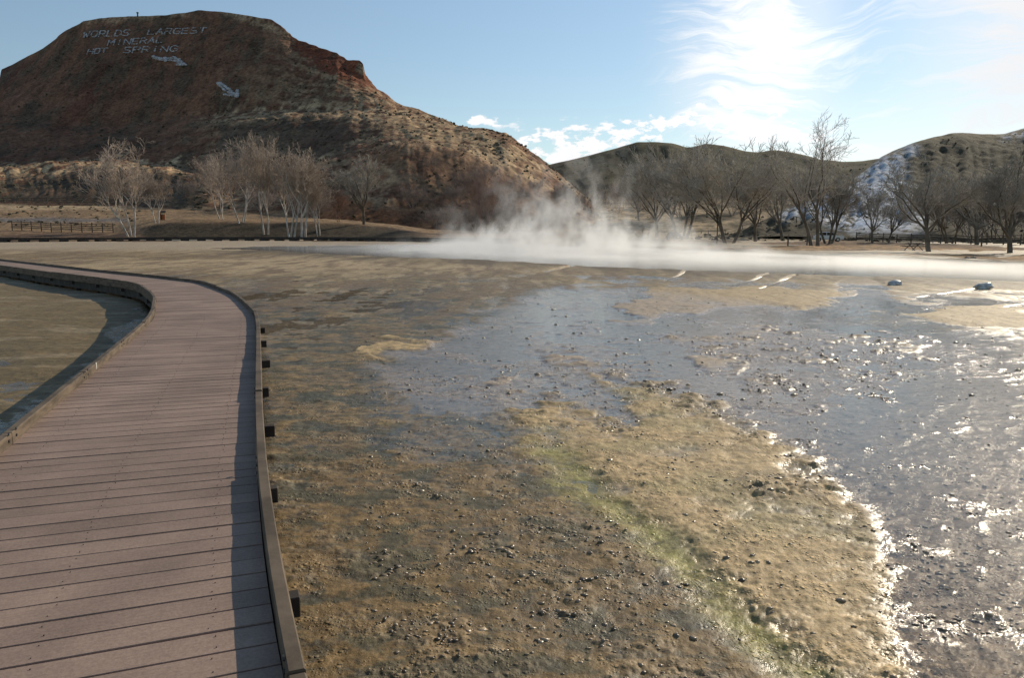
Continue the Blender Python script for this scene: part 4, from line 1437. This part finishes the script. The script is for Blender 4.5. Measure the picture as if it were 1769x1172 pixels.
# ------------------------------------------------------------------ sagebrush dots on the hills (nobody could count them)
bm = bmesh.new(); bmesh.ops.create_icosphere(bm, subdivisions=1, radius=1)
ico_v = np.array([v_.co[:] for v_ in bm.verts]); ico_f = np.array([[v_.index for v_ in f_.verts] for f_ in bm.faces]); bm.free()
SV, SF, off = [], [], 0
for T, cnt, smin, smax, tlo, thi in ((mesa, 2800, 0.2, 0.75, 0.9, 5.97), (far, 700, 0.2, 0.6, 0.2, 2.9), (snow, 350, 0.12, 0.4, 0.1, 1.9), (bank, 500, 0.2, 0.6, 3.2, 5)):
    w_ = np.where((T.t > tlo) & (T.t < thi), 1, 0) * T.y ** 0.5
    tpx, _ = proj(T.x, T.y, T.z)
    w_ = w_ * ((tpx > -150) & (tpx < 1920))
    if T is mesa: w_ = w_ * (0.15 + sst(-0.2, 0.5, n1 + 0.6 * n2))
    if T is bank: w_ = w_ * ((tpx < 240) | (tpx > 1080))
    pr = (w_ / w_.sum()).reshape(-1)
    pick = RNG.choice(len(pr), cnt, p=pr)
    C_ = T.verts()[pick] + np.stack([RNG.uniform(-.6, .6, cnt), RNG.uniform(-.6, .6, cnt), np.zeros(cnt)], 1)
    sz = RNG.uniform(0, 1, cnt) ** 2 * (smax - smin) + smin
    for lo in range(0, cnt, 2000):
        cc_, s2_ = C_[lo:lo + 2000], sz[lo:lo + 2000]
        vv = ico_v[None] * (1 + RNG.uniform(-.35, .35, (len(cc_), len(ico_v), 1))) * s2_[:, None, None] * np.array([1.1, 1.1, 0.85])
        vv = vv + cc_[:, None, :] + np.array([0, 0, 0.25]) * s2_[:, None, None]
        SV.append(vv.reshape(-1, 3))
        SF.append((ico_f[None] + (np.arange(len(cc_)) * len(ico_v))[:, None, None] + off).reshape(-1, 3))
        off += len(cc_) * len(ico_v)
me = mesh_arrays('sagebrush', np.concatenate(SV), tris=np.concatenate(SF))
link('sagebrush', me, mat_basic('sagebrush_leaf', (0.10, 0.085, 0.055), 0.95, 0.25, 0.6, 0.8, 2.0, spec=0.1, dist=0.3), kind='stuff', label='dark sagebrush dotted over the hillsides', cat='sagebrush')

# ------------------------------------------------------------------ white lettering and arrows on the mesa
GLY = {'W': [[(0, 1), (.25, 0), (.5, .6), (.75, 0), (1, 1)]], 'O': [[(.2, 0), (0, .3), (0, .7), (.2, 1), (.8, 1), (1, .7), (1, .3), (.8, 0), (.2, 0)]],
       'R': [[(0, 0), (0, 1), (.8, 1), (.95, .75), (.8, .5), (0, .5)], [(.45, .5), (1, 0)]], 'L': [[(0, 1), (0, 0), (.9, 0)]],
       'D': [[(0, 0), (0, 1), (.6, 1), (1, .7), (1, .3), (.6, 0), (0, 0)]], 'S': [[(1, .9), (.7, 1), (.2, 1), (0, .75), (.2, .55), (.8, .45), (1, .25), (.8, 0), (.3, 0), (0, .1)]],
       'A': [[(0, 0), (.5, 1), (1, 0)], [(.22, .4), (.78, .4)]], 'G': [[(1, .85), (.7, 1), (.25, 1), (0, .65), (0, .3), (.25, 0), (.8, 0), (1, .2), (1, .48), (.55, .48)]],
       'E': [[(.95, 1), (0, 1), (0, 0), (.95, 0)], [(0, .5), (.75, .5)]], 'T': [[(0, 1), (1, 1)], [(.5, 1), (.5, 0)]],
       'M': [[(0, 0), (0, 1), (.5, .35), (1, 1), (1, 0)]], 'I': [[(.5, 0), (.5, 1)]], 'N': [[(0, 0), (0, 1), (1, 0), (1, 1)]],
       'H': [[(0, 0), (0, 1)], [(1, 0), (1, 1)], [(0, .5), (1, .5)]], 'P': [[(0, 0), (0, 1), (.8, 1), (1, .75), (.8, .5), (0, .5)]]}
WHITE = mat_basic('whitewashed_stone', (0.44, 0.43, 0.425), 0.9, 0.6, 0.35, 0.4, dist=0.1)


def stones_along(points, mbuild, r, org):
    for (px_, py_) in points:
        p = mesa.hit(px_, py_)
        if p is None or random.random() < 0.22: continue
        rr = r * random.uniform(0.5, 1.35)
        v_ = ico_v * (1 + RNG.uniform(-.3, .3, (len(ico_v), 1))) * np.array([rr * 1.2, rr, rr * 0.8]) + p + np.array([0, -0.25, 0.25]) - org
        mbuild.add(v_, [tuple(f_) for f_ in ico_f])


def walk(poly, step):
    out = []
    for (a, b), (c_, d_) in zip(poly[:-1], poly[1:]):
        L = math.hypot(c_ - a, d_ - b)
        n_ = max(1, int(L / step))
        out += [(a + (c_ - a) * i / n_, b + (d_ - b) * i / n_) for i in range(n_)]
    out.append(poly[-1])
    return out


def word(txt, x0, y0, x1, y1, h, slant=0.35):
    """a word between two baseline points on the photo's hillside"""
    p0 = mesa.hit((x0 + x1) / 2, (y0 + y1) / 2)
    r = empty('hillside_lettering', p0, label='white stone letters reading %s on the mesa slope' % txt, cat='lettering', group='white lettering on the mesa')
    n_ = len(txt)
    cw = (x1 - x0) / (n_ + (n_ - 1) * 0.35)
    for i, chh in enumerate(txt):
        m_ = MB()
        bx = x0 + i * cw * 1.35
        for strk in GLY[chh]:
            poly = []
            for gx, gy in strk:
                f = (bx + gx * cw - x0) / (x1 - x0)
                yy_ = y0 + (y1 - y0) * f - gy * h
                poly.append((bx + gx * cw + slant * gy * h, yy_))
            stones_along(walk(poly, 0.8), m_, 0.42, p0)
        m_.obj('letter', WHITE, r)


word('WORLDS', 143, 65, 222, 62, 10)
word('LARGEST', 255, 60, 354, 58, 9.5)
word('MINERAL', 186, 79, 280, 74, 9.5)
word('HOT', 151, 94, 183, 92, 8.5)
word('SPRING', 213, 92, 305, 89, 9.5)
for pts_, lab in (([[(264, 98), (284, 103)], [(266, 101), (286, 106)], [(284, 101), (310, 103)], [(286, 104), (312, 107)], [(300, 98), (322, 113)], [(305, 113), (322, 113)], [(308, 110), (318, 111)]], 'white stone arrow under the word SPRING pointing right on the mesa'),
                  ([[(377, 145), (390, 158)], [(380, 144), (396, 156)], [(384, 146), (402, 160)], [(410, 156), (411, 168)], [(388, 164), (411, 168)], [(396, 160), (408, 163)], [(398, 163), (410, 166)]], 'white stone arrow pointing down right, low on the mesa slope below the lettering')):
    p0 = mesa.hit(*pts_[0][0])
    m_ = MB()
    for pl in pts_:
        stones_along(walk(pl, 0.9), m_, 0.75, p0)
    ob = m_.obj('hillside_arrow', WHITE, label=lab, cat='arrow')
    ob.location = p0

# ------------------------------------------------------------------ small things
WOOD = mat_basic('weathered_fence_wood', (0.11, 0.09, 0.07), 0.9, 2, 0.3, 0.3)
PALEWOOD = mat_basic('pale_fence_wood', (0.16, 0.13, 0.10), 0.9, 2, 0.3, 0.3)
# marker on the mesa top
p0 = next(h_ for h_ in (mesa.hit(238, yy_) for yy_ in range(18, 50)) if h_ is not None)
r = empty('marker', (p0[0], p0[1], p0[2]), label='tiny dark marker post standing on top of the mesa', cat='marker')
m = MB(); m.tube((0, 0, -1.0), (0, 0, 2.0), 0.55, 0.4, 8); m.obj('post', DARKSTONE, r)
m = MB(); m.box((0, 0, 2.3), (1.3, 0.8, 0.8)); m.obj('head', DARKSTONE, r, bevel=0.08)


def ground_pt(px_, depth):
    dx, dy, dz = ray(px_, 405)
    x_ = float(dx / dy) * depth
    return np.array([x_, depth, ground_z(x_, depth)])


def fence(name, pts, npost, h, rails, mat, label, group=None, rw=0.10, pw=0.16):
    P_ = [ground_pt(a, b) for a, b in pts]
    P_ = np.array(P_)
    s_ = np.r_[0, np.cumsum(np.linalg.norm(np.diff(P_[:, :2], axis=0), axis=1))]
    r = empty(name, P_[0], label=label, cat='fence', group=group)
    org = P_[0]
    ps = []
    for q_ in np.linspace(0, s_[-1], npost):
        x_, y_ = np.interp(q_, s_, P_[:, 0]), np.interp(q_, s_, P_[:, 1])
        ps.append(np.array([x_, y_, ground_z(x_, y_)]))
    for p_ in ps:
        m_ = MB(); q_ = p_ - org
        m_.tube((q_[0], q_[1], q_[2] - 0.4), (q_[0] + random.uniform(-.04, .04), q_[1], q_[2] + h * random.uniform(0.97, 1.06)), pw, pw * 0.85, 6)
        m_.obj('post', mat, r)
    for k_ in range(rails):
        zz_ = h * (0.9 - 0.75 * k_ / max(1, rails - 1) * 0.8)
        m_ = MB()
        for a, b in zip(ps[:-1], ps[1:]):
            a_, b_ = a - org, b - org
            m_.tube((a_[0], a_[1], a_[2] + zz_ + random.uniform(-.05, .05)), (b_[0], b_[1], b_[2] + zz_ + random.uniform(-.05, .05)), rw, rw * 0.9, 5)
        m_.obj('rail', mat, r)
    return r


fence('rail_fence', [(-120, 285), (0, 285), (215, 285)], 14, 2.2, 3, WOOD, 'grey wooden post and rail fence along the pale road under the mesa')
fence('rail_fence', [(22, 212), (100, 209), (196, 206)], 11, 2.6, 4, WOOD, 'four rail wooden corral fence in the brown field beside the white tree')
fence('rail_fence', [(1480, 128), (1620, 118), (1769, 108), (1900, 102)], 16, 1.5, 4, WOOD, 'low dark wooden rail fence along the right hand lawn behind the trees', rw=0.07, pw=0.10)
fence('wire_fence', [(1110, 215), (1230, 205), (1330, 196), (1440, 185)], 12, 1.5, 2, WOOD, 'thin post fence crossing the tan field behind the right grove', rw=0.025, pw=0.10)

# kiosk by the left trees
kp = ground_pt(283, 222)
r = empty('information_kiosk', kp, 0.35, label='orange brown wooden information kiosk with a small roof on the left lawn', cat='kiosk')
ORNG = mat_basic('orange_stained_wood', (0.36, 0.13, 0.05), 0.7, 2, 0.2, 0.2)
m = MB(); m.box((0, 0, 1.05), (1.3, 1.1, 2.1)); m.obj('cabin', ORNG, r, bevel=0.03)
m = MB(); m.prism([(-0.85, 2.102), (0.85, 2.102), (0, 2.65)], -0.85, 0.85); m.obj('roof', DARKWOOD, r)
m = MB(); m.box((0.1, -0.575, 1.75), (0.9, 0.04, 0.45)); m.obj('notice_panel', mat_basic('cream_panel', (0.62, 0.55, 0.40), 0.7, 6, 0.1, 0), r)
m = MB(); m.box((-0.35, -0.57, 0.85), (0.45, 0.03, 1.5)); m.obj('door', mat_basic('dark_door', (0.10, 0.04, 0.025), 0.7, 6, 0.2, 0), r)

# picnic table
q = ground_pt(1580, 79)
r = empty('picnic_table', q, 0.5, label='dark picnic table with benches on the brown lawn left of the broad tree', cat='table')
m = MB()
for k_ in range(5): m.box((0, -0.3 + 0.15 * k_, 0.76), (1.9, 0.14, 0.045))
m.obj('table_top', WOOD, r)
for sg in (-1, 1):
    m = MB(); m.box((0, sg * 0.72, 0.44), (1.9, 0.26, 0.045)); m.obj('bench', WOOD, r)
for sx_ in (-0.65, 0.65):
    m = MB(); m.tube((sx_, -0.62, -0.03), (sx_, 0.2, 0.735), 0.045, n=6); m.tube((sx_, 0.62, -0.03), (sx_, -0.2, 0.735), 0.045, n=6); m.tube((sx_, -0.80, 0.40), (sx_, 0.80, 0.40), 0.04, n=6)
    m.obj('leg_frame', WOOD, r)


# cars
def car(px_, depth, rz, paint, label, tall=1.0):
    q_ = ground_pt(px_, depth)
    r = empty('parked_car', q_, rz, label=label, cat='car')
    PM = mat_basic('car_paint_' + str(px_), paint, 0.25, 1, 0.03, 0, spec=0.6)
    GLS = mat_basic('car_glass', (0.015, 0.018, 0.02), 0.08, 1, 0, 0, spec=0.8)
    RUB = mat_basic('tyre_rubber', (0.02, 0.02, 0.02), 0.85, 5, 0.2, 0)
    h = 1.5 * tall
    low = [(-2.2, 0.35), (-2.2, 0.75), (-2.05, 0.88), (-1.0, 0.95), (1.3, 0.97), (2.1, 0.92), (2.22, 0.8), (2.22, 0.35)]
    top = [(-1.15, 0.94), (-0.45, h - 0.05), (-0.2, h), (1.2, h), (1.5, h - 0.06), (1.95, 0.94)]
    wdt = 0.88
    # profile is (length, height): extrude across the car, the cabin drawn in towards the roof
    m_ = MB()
    n_ = len(low)
    v_ = [(-wdt, y_, z_) for y_, z_ in low] + [(wdt, y_, z_) for y_, z_ in low]
    m_.add(v_, [(i, n_ + i, n_ + (i + 1) % n_, (i + 1) % n_) for i in range(n_)] + [tuple(range(n_)), tuple(range(2 * n_ - 1, n_ - 1, -1))])
    n_ = len(top)
    v_ = [(-(wdt - 0.04 - 0.16 * (z_ - 0.94) / (h - 0.94)), y_, z_) for y_, z_ in top] + [((wdt - 0.04 - 0.16 * (z_ - 0.94) / (h - 0.94)), y_, z_) for y_, z_ in top]
    m_.add(v_, [(i, n_ + i, n_ + (i + 1) % n_, (i + 1) % n_) for i in range(n_)] + [tuple(range(n_)), tuple(range(2 * n_ - 1, n_ - 1, -1))])
    m_.obj('body', PM, r, bevel=0.04)
    for sg in (-1, 1):
        m_ = MB()
        for y0_, y1_ in ((-0.75, 0.25), (0.33, 1.45)):
            xa, xb = wdt - 0.045, wdt - 0.16
            v_ = [(sg * (xa + 0.012), y0_ - (0.25 if y0_ < 0 else 0), 0.99), (sg * (xa + 0.012), y1_ + (0.15 if y1_ > 1 else 0), 0.99), (sg * (xb + 0.012), y1_ - (0.1 if y1_ > 1 else 0), h - 0.1), (sg * (xb + 0.012), y0_ + (0.25 if y0_ < 0 else 0), h - 0.1)]
            v2 = [(x_ - sg * 0.03, y_, z_) for x_, y_, z_ in v_]
            m_.add(v_ + v2, [(0, 1, 2, 3), (4, 7, 6, 5), (0, 4, 5, 1), (1, 5, 6, 2), (2, 6, 7, 3), (3, 7, 4, 0)])
        m_.obj('side_window', GLS, r)
    m_ = MB(); v_ = [(-0.72, -1.14, 1.0), (0.72, -1.14, 1.0), (0.62, -0.55, h - 0.1), (-0.62, -0.55, h - 0.1)]
    m_.add([(x_, y_ - 0.03, z_ + 0.02) for x_, y_, z_ in v_] + v_, [(0, 1, 2, 3), (4, 7, 6, 5), (0, 4, 5, 1), (1, 5, 6, 2), (2, 6, 7, 3), (3, 7, 4, 0)])
    m_.obj('windscreen', GLS, r)
    m_ = MB(); v_ = [(-0.72, 1.93, 1.02), (0.72, 1.93, 1.02), (0.62, 1.6, h - 0.12), (-0.62, 1.6, h - 0.12)]
    m_.add([(x_, y_ + 0.04, z_) for x_, y_, z_ in v_] + v_, [(0, 1, 2, 3), (4, 7, 6, 5), (0, 4, 5, 1), (1, 5, 6, 2), (2, 6, 7, 3), (3, 7, 4, 0)])
    m_.obj('rear_window', GLS, r)
    for sx_ in (-1, 1):
        for yy_ in (-1.35, 1.35):
            m_ = MB(); m_.tube((sx_ * 0.68, yy_, 0.33), (sx_ * 0.905, yy_, 0.33), 0.33, n=16); wh = m_.obj('wheel', RUB, r)
            m_ = MB(); m_.tube((sx_ * 0.90, yy_, 0.33), (sx_ * 0.915, yy_, 0.33), 0.19, n=12); m_.obj('rim', mat_basic('rim', (0.4, 0.4, 0.42), 0.35, 1, 0, 0, metal=0.8), wh)
        m_ = MB(); m_.box((sx_ * 0.62, -2.21, 0.72), (0.34, 0.06, 0.16)); m_.obj('headlight', mat_basic('lamp_glass', (0.7, 0.7, 0.68), 0.1, 1, 0, 0, spec=0.8), r)
        m_ = MB(); m_.box((sx_ * 0.70, 2.22, 0.78), (0.24, 0.05, 0.2)); m_.obj('tail_light', mat_basic('tail_red', (0.4, 0.02, 0.02), 0.2, 1, 0, 0), r)


car(1166, 160, 0.35, (0.03, 0.035, 0.035), 'dark parked car seen end on behind the steam between bare tree trunks', 1.15)
car(1431, 120, 1.25, (0.75, 0.76, 0.76), 'white parked car behind the trunks of the tallest bare tree')

# poles and small posts
q = ground_pt(1239, 118)
r = empty('utility_post', q, label='thin dark wooden pole left of the vase shaped tree', cat='pole')
m = MB(); m.tube((0, 0, -0.3), (0, 0, 4.7), 0.09, 0.07, 8); m.obj('shaft', DARKWOOD, r)
m = MB(); m.box((0, 0, 4.55), (0.5, 0.12, 0.12)); m.obj('crossbar', DARKWOOD, r)
for i, (px_, dpt, h_) in enumerate(((1362, 96, 1.4), (1395, 102, 1.7), (1120, 185, 1.5), (1697, 92, 1.6))):
    q = ground_pt(px_, dpt)
    m = MB(); m.tube((0, 0, -0.3), (0, 0, h_), 0.10, 0.085, 8); m.tube((0, 0, h_), (0, 0, h_ + 0.06), 0.085, 0.03, 8)
    ob = m.obj('wooden_post', WOOD, label=('short wooden post left of the tallest bare tree, by the white mist', 'wooden post close beside the trunks of the tallest bare tree', 'short post on the tan bank at the left of the right grove', 'wooden post on the lawn between the two broad right hand trees')[i], cat='post')
    ob.location = q
q = ground_pt(1713, 140)
r = empty('yard_lamp', q, label='pole lamp with a small white globe seen between the right hand trees', cat='lamp')
zt = float(at_depth(1713, 352, 140)[2]) - q[2]
m = MB(); m.tube((0, 0, -0.3), (0, 0, zt - 0.2), 0.08, 0.06, 8); m.obj('pole', DARKWOOD, r)
me = lump(0.26, 3, 2, 0.0); gl_m = bpy.data.materials.new('lit_globe'); gl_m.use_nodes = True
gl_m.node_tree.nodes['Principled BSDF'].inputs['Base Color'].default_value = (0.8, 0.8, 0.78, 1)
gl_m.node_tree.nodes['Principled BSDF'].inputs['Emission Color'].default_value = (1, 0.95, 0.85, 1)
gl_m.node_tree.nodes['Principled BSDF'].inputs['Emission Strength'].default_value = 1.0
g_ = link('globe', me, gl_m, r); g_.location = (0, 0, zt)

# boulders on the lake's edge
ROCK = mat_basic('wet_grey_rock', (0.5, 0.5, 0.49), 0.32, 5, 0.35, 0.6, spec=0.5)
for px_, py_, wd_, sd_, lab in ((1546, 489, 24, 11, 'wet grey boulder on the lake edge beside the widest outflow runnel'), (1700, 495, 30, 17, 'wet grey boulder on the lake edge near the right border of the picture')):
    q = at(px_, py_, 0.12)
    rad = wd_ / F_PX * q[1] / 2
    ob = link('boulder', lump(rad, sd_, 3, 0.35, (1.0, 0.8, 0.5)), ROCK, label=lab, cat='boulder')
    ob.location = (q[0], q[1], 0.07 + rad * 0.1)
for px_, py_, sz_, lab in ((1670, 449, 5, 'left one of two dark rocks on the far shore below the broad trees'), (1681, 449, 6, 'right one of two dark rocks on the far shore below the broad trees')):
    q = at(px_, py_, 0.05)
    rad = sz_ / F_PX * q[1]
    ob = link('boulder', lump(rad * 0.8, px_, 2, 0.4, (1.2, 0.9, 0.8)), DARKSTONE, label=lab, cat='boulder')
    ob.location = (q[0], q[1], ground_z(q[0], q[1]) + rad * 0.3 if ground_z(q[0], q[1]) > -1 else 0.15)

# ------------------------------------------------------------------ loose lumps, leaf bits and twigs on the mud (beyond counting)
def scatter(cnt, ymin, ymax, smin, smax, dens, flat=0.6):
    y = np.exp(RNG.uniform(math.log(ymin), math.log(ymax), cnt))
    u_ = RNG.uniform(-0.2, 0.75, cnt)
    li = np.clip(np.log(y / 1.3) / math.log(178 / 1.3) * (NR_ - 1), 0, NR_ - 1).astype(int)
    ci = np.clip(np.interp(u_, us, np.arange(NU)), 0, NU - 1).astype(int)
    keep = RNG.uniform(0, 1, cnt) < dens[li, ci]
    keep &= dk[li, ci] > 1.15
    y, u_, li, ci = y[keep], u_[keep], li[keep], ci[keep]
    return np.stack([u_ * y, y, np.maximum(MUD_Z[li, ci], -0.012)], 1), RNG.uniform(0, 1, len(y)) ** 2.2 * (smax - smin) + smin


dens = np.clip((0.016 + 0.24 * lumpy ** 1.6 + 0.01 * water + 0.015 * brown) * (1 - olive) * (1 - 0.4 * bar), 0, 1)
SV, SF, SCOL, off = [], [], [], 0
for cnt, y0, y1, s0, s1 in ((40000, 1.6, 5, 0.0025, 0.011), (70000, 3.5, 12, 0.0035, 0.016), (26000, 9, 26, 0.008, 0.028)):
    C_, sz = scatter(cnt, y0, y1, s0, s1, dens)
    vv = ico_v[None] * (1 + RNG.uniform(-.45, .45, (len(C_), len(ico_v), 1))) * sz[:, None, None] * RNG.uniform(0.6, 1.6, (len(C_), 1, 3)) * np.array([1.2, 1.0, 0.6])
    vv = vv + C_[:, None, :]
    cb_ = RNG.uniform(0, 1, (len(C_), 1)) ** 1.3
    SCOL.append(np.repeat(np.array([[0.09, 0.066, 0.04]]) * (1 - cb_) + np.array([[0.42, 0.31, 0.19]]) * cb_, len(ico_v), 0))
    SV.append(vv.reshape(-1, 3))
    SF.append((ico_f[None] + (np.arange(len(C_)) * len(ico_v))[:, None, None] + off).reshape(-1, 3))
    off += len(C_) * len(ico_v)
me = mesh_arrays('algae_clumps', np.concatenate(SV), tris=np.concatenate(SF), smooth=True)
set_col(me, 'tint', np.concatenate(SCOL))
link('algae_clumps', me, mat_basic('wet_clump', (0.33, 0.24, 0.14), 0.3, 1.7, 0.3, 0.6, 60, spec=0.5, dist=0.004, attr='tint'), kind='stuff', label='small wet clumps of mud and algae strewn over the flat', cat='mud clumps')

# ------------------------------------------------------------------ steam over the hot lake
def steam_mat(name, build):
    mt = bpy.data.materials.new(name)
    mt.use_nodes = True
    t = NT(mt.node_tree)
    pos = t.n('ShaderNodeNewGeometry').outputs['Position']
    dn = build(t, pos)
    pv_ = t.n('ShaderNodeVolumePrincipled')
    pv_.inputs['Color'].default_value = (0.97, 0.975, 0.985, 1)
    pv_.inputs['Anisotropy'].default_value = 0.62
    t.put(pv_.inputs['Density'], dn)
    o = t.n('ShaderNodeOutputMaterial')
    t.t.links.new(pv_.outputs[0], o.inputs['Volume'])
    return mt


def axis_ramp(t, v, a, b, c_, d_):
    return t.m('MULTIPLY', t.ss(v, a, b), t.ss(v, c_, d_, 1.0, 0.0))


def steam_low(t, pos):
    sp__ = t.n('ShaderNodeSeparateXYZ', ins={0: pos})
    x_, y_, z_ = sp__.outputs
    n_ = t.noise(t.vm('MULTIPLY', pos, (0.16, 0.10, 0.5)), 1.0, 3, 0.55)
    hgt = t.ss(n_, 0.3, 0.7, 0.05, 0.20)
    e = t.m('EXPONENT', t.m('MULTIPLY', t.m('DIVIDE', z_, hgt), -1.0))
    # thin over the near water and out towards the left end
    u_ = t.m('DIVIDE', x_, y_)
    edge = t.ss(u_, -0.34, 0.02, 0.12, 1.0)
    inn = t.ss(t.m('ADD', y_, t.m('MULTIPLY', x_, 1.05)), 47.5, 66.0, 0.15, 1.0)
    return t.m('MULTIPLY', t.m('MULTIPLY', t.m('MULTIPLY', e, edge), inn), 0.34)


def steam_plume(t, pos):
    sp__ = t.n('ShaderNodeSeparateXYZ', ins={0: pos})
    x_, y_, z_ = sp__.outputs
    wn = t.noise(t.vm('MULTIPLY', pos, (0.13, 0.13, 0.16)), 1.0, 3, 0.55, out=1)
    p2 = t.vm('ADD', pos, t.vm('MULTIPLY', t.vm('SUBTRACT', wn, (0.5, 0.5, 0.5)), (9.0, 9.0, 5.0)))
    n_ = t.noise(t.vm('MULTIPLY', p2, (0.36, 0.26, 0.16)), 1.0, 6, 0.62)
    gx = t.m('DIVIDE', t.m('SUBTRACT', x_, 5.5), 9.5)
    Hx = t.m('ADD', 1.3, t.m('MULTIPLY', 9.0, t.m('EXPONENT', t.m('MULTIPLY', t.m('MULTIPLY', gx, gx), -1.0))))
    zr = t.m('DIVIDE', z_, Hx)
    fall = t.m('EXPONENT', t.m('MULTIPLY', zr, -2.3))
    thr = t.ss(zr, 0.0, 1.0, 0.49, 0.585)
    w_ = t.ss(t.m('SUBTRACT', n_, thr), 0.0, 0.09)
    ax_ = axis_ramp(t, x_, -15, -5, 14, 30)
    az_ = t.ss(z_, 8.5, 11.8, 1.0, 0.0)
    ay_ = axis_ramp(t, y_, 62, 70, 100, 111)
    return t.m('MULTIPLY', t.m('MULTIPLY', t.m('MULTIPLY', w_, fall), t.m('MULTIPLY', t.m('MULTIPLY', ax_, ay_), az_)), 0.27)


lw = at([p[0] for p in lake_e], [p[1] for p in lake_e], 0.05)
keep_i = [i for i, p in enumerate(lw) if 25 < p[1] < 140 and p[0] < 60]
ring = lw[keep_i]
m = MB()
n_ = len(ring)
v_ = [(x_, y_, 0.062) for x_, y_ in ring] + [(x_, y_, 2.2) for x_, y_ in ring]
m.add(v_, [(i, (i + 1) % n_, n_ + (i + 1) % n_, n_ + i) for i in range(n_)] + [tuple(range(n_ - 1, -1, -1)), tuple(range(n_, 2 * n_))])
m.obj('low_steam', steam_mat('low_steam', steam_low), kind='stuff', label='low white mist lying on the hot lake', cat='mist')
m = MB(); m.box((9.5, 87, 6.1), (50, 50, 12.0))
m.obj('steam_plume', steam_mat('steam_plume', steam_plume), kind='stuff', label='white steam plumes rising from the middle of the hot lake', cat='steam')
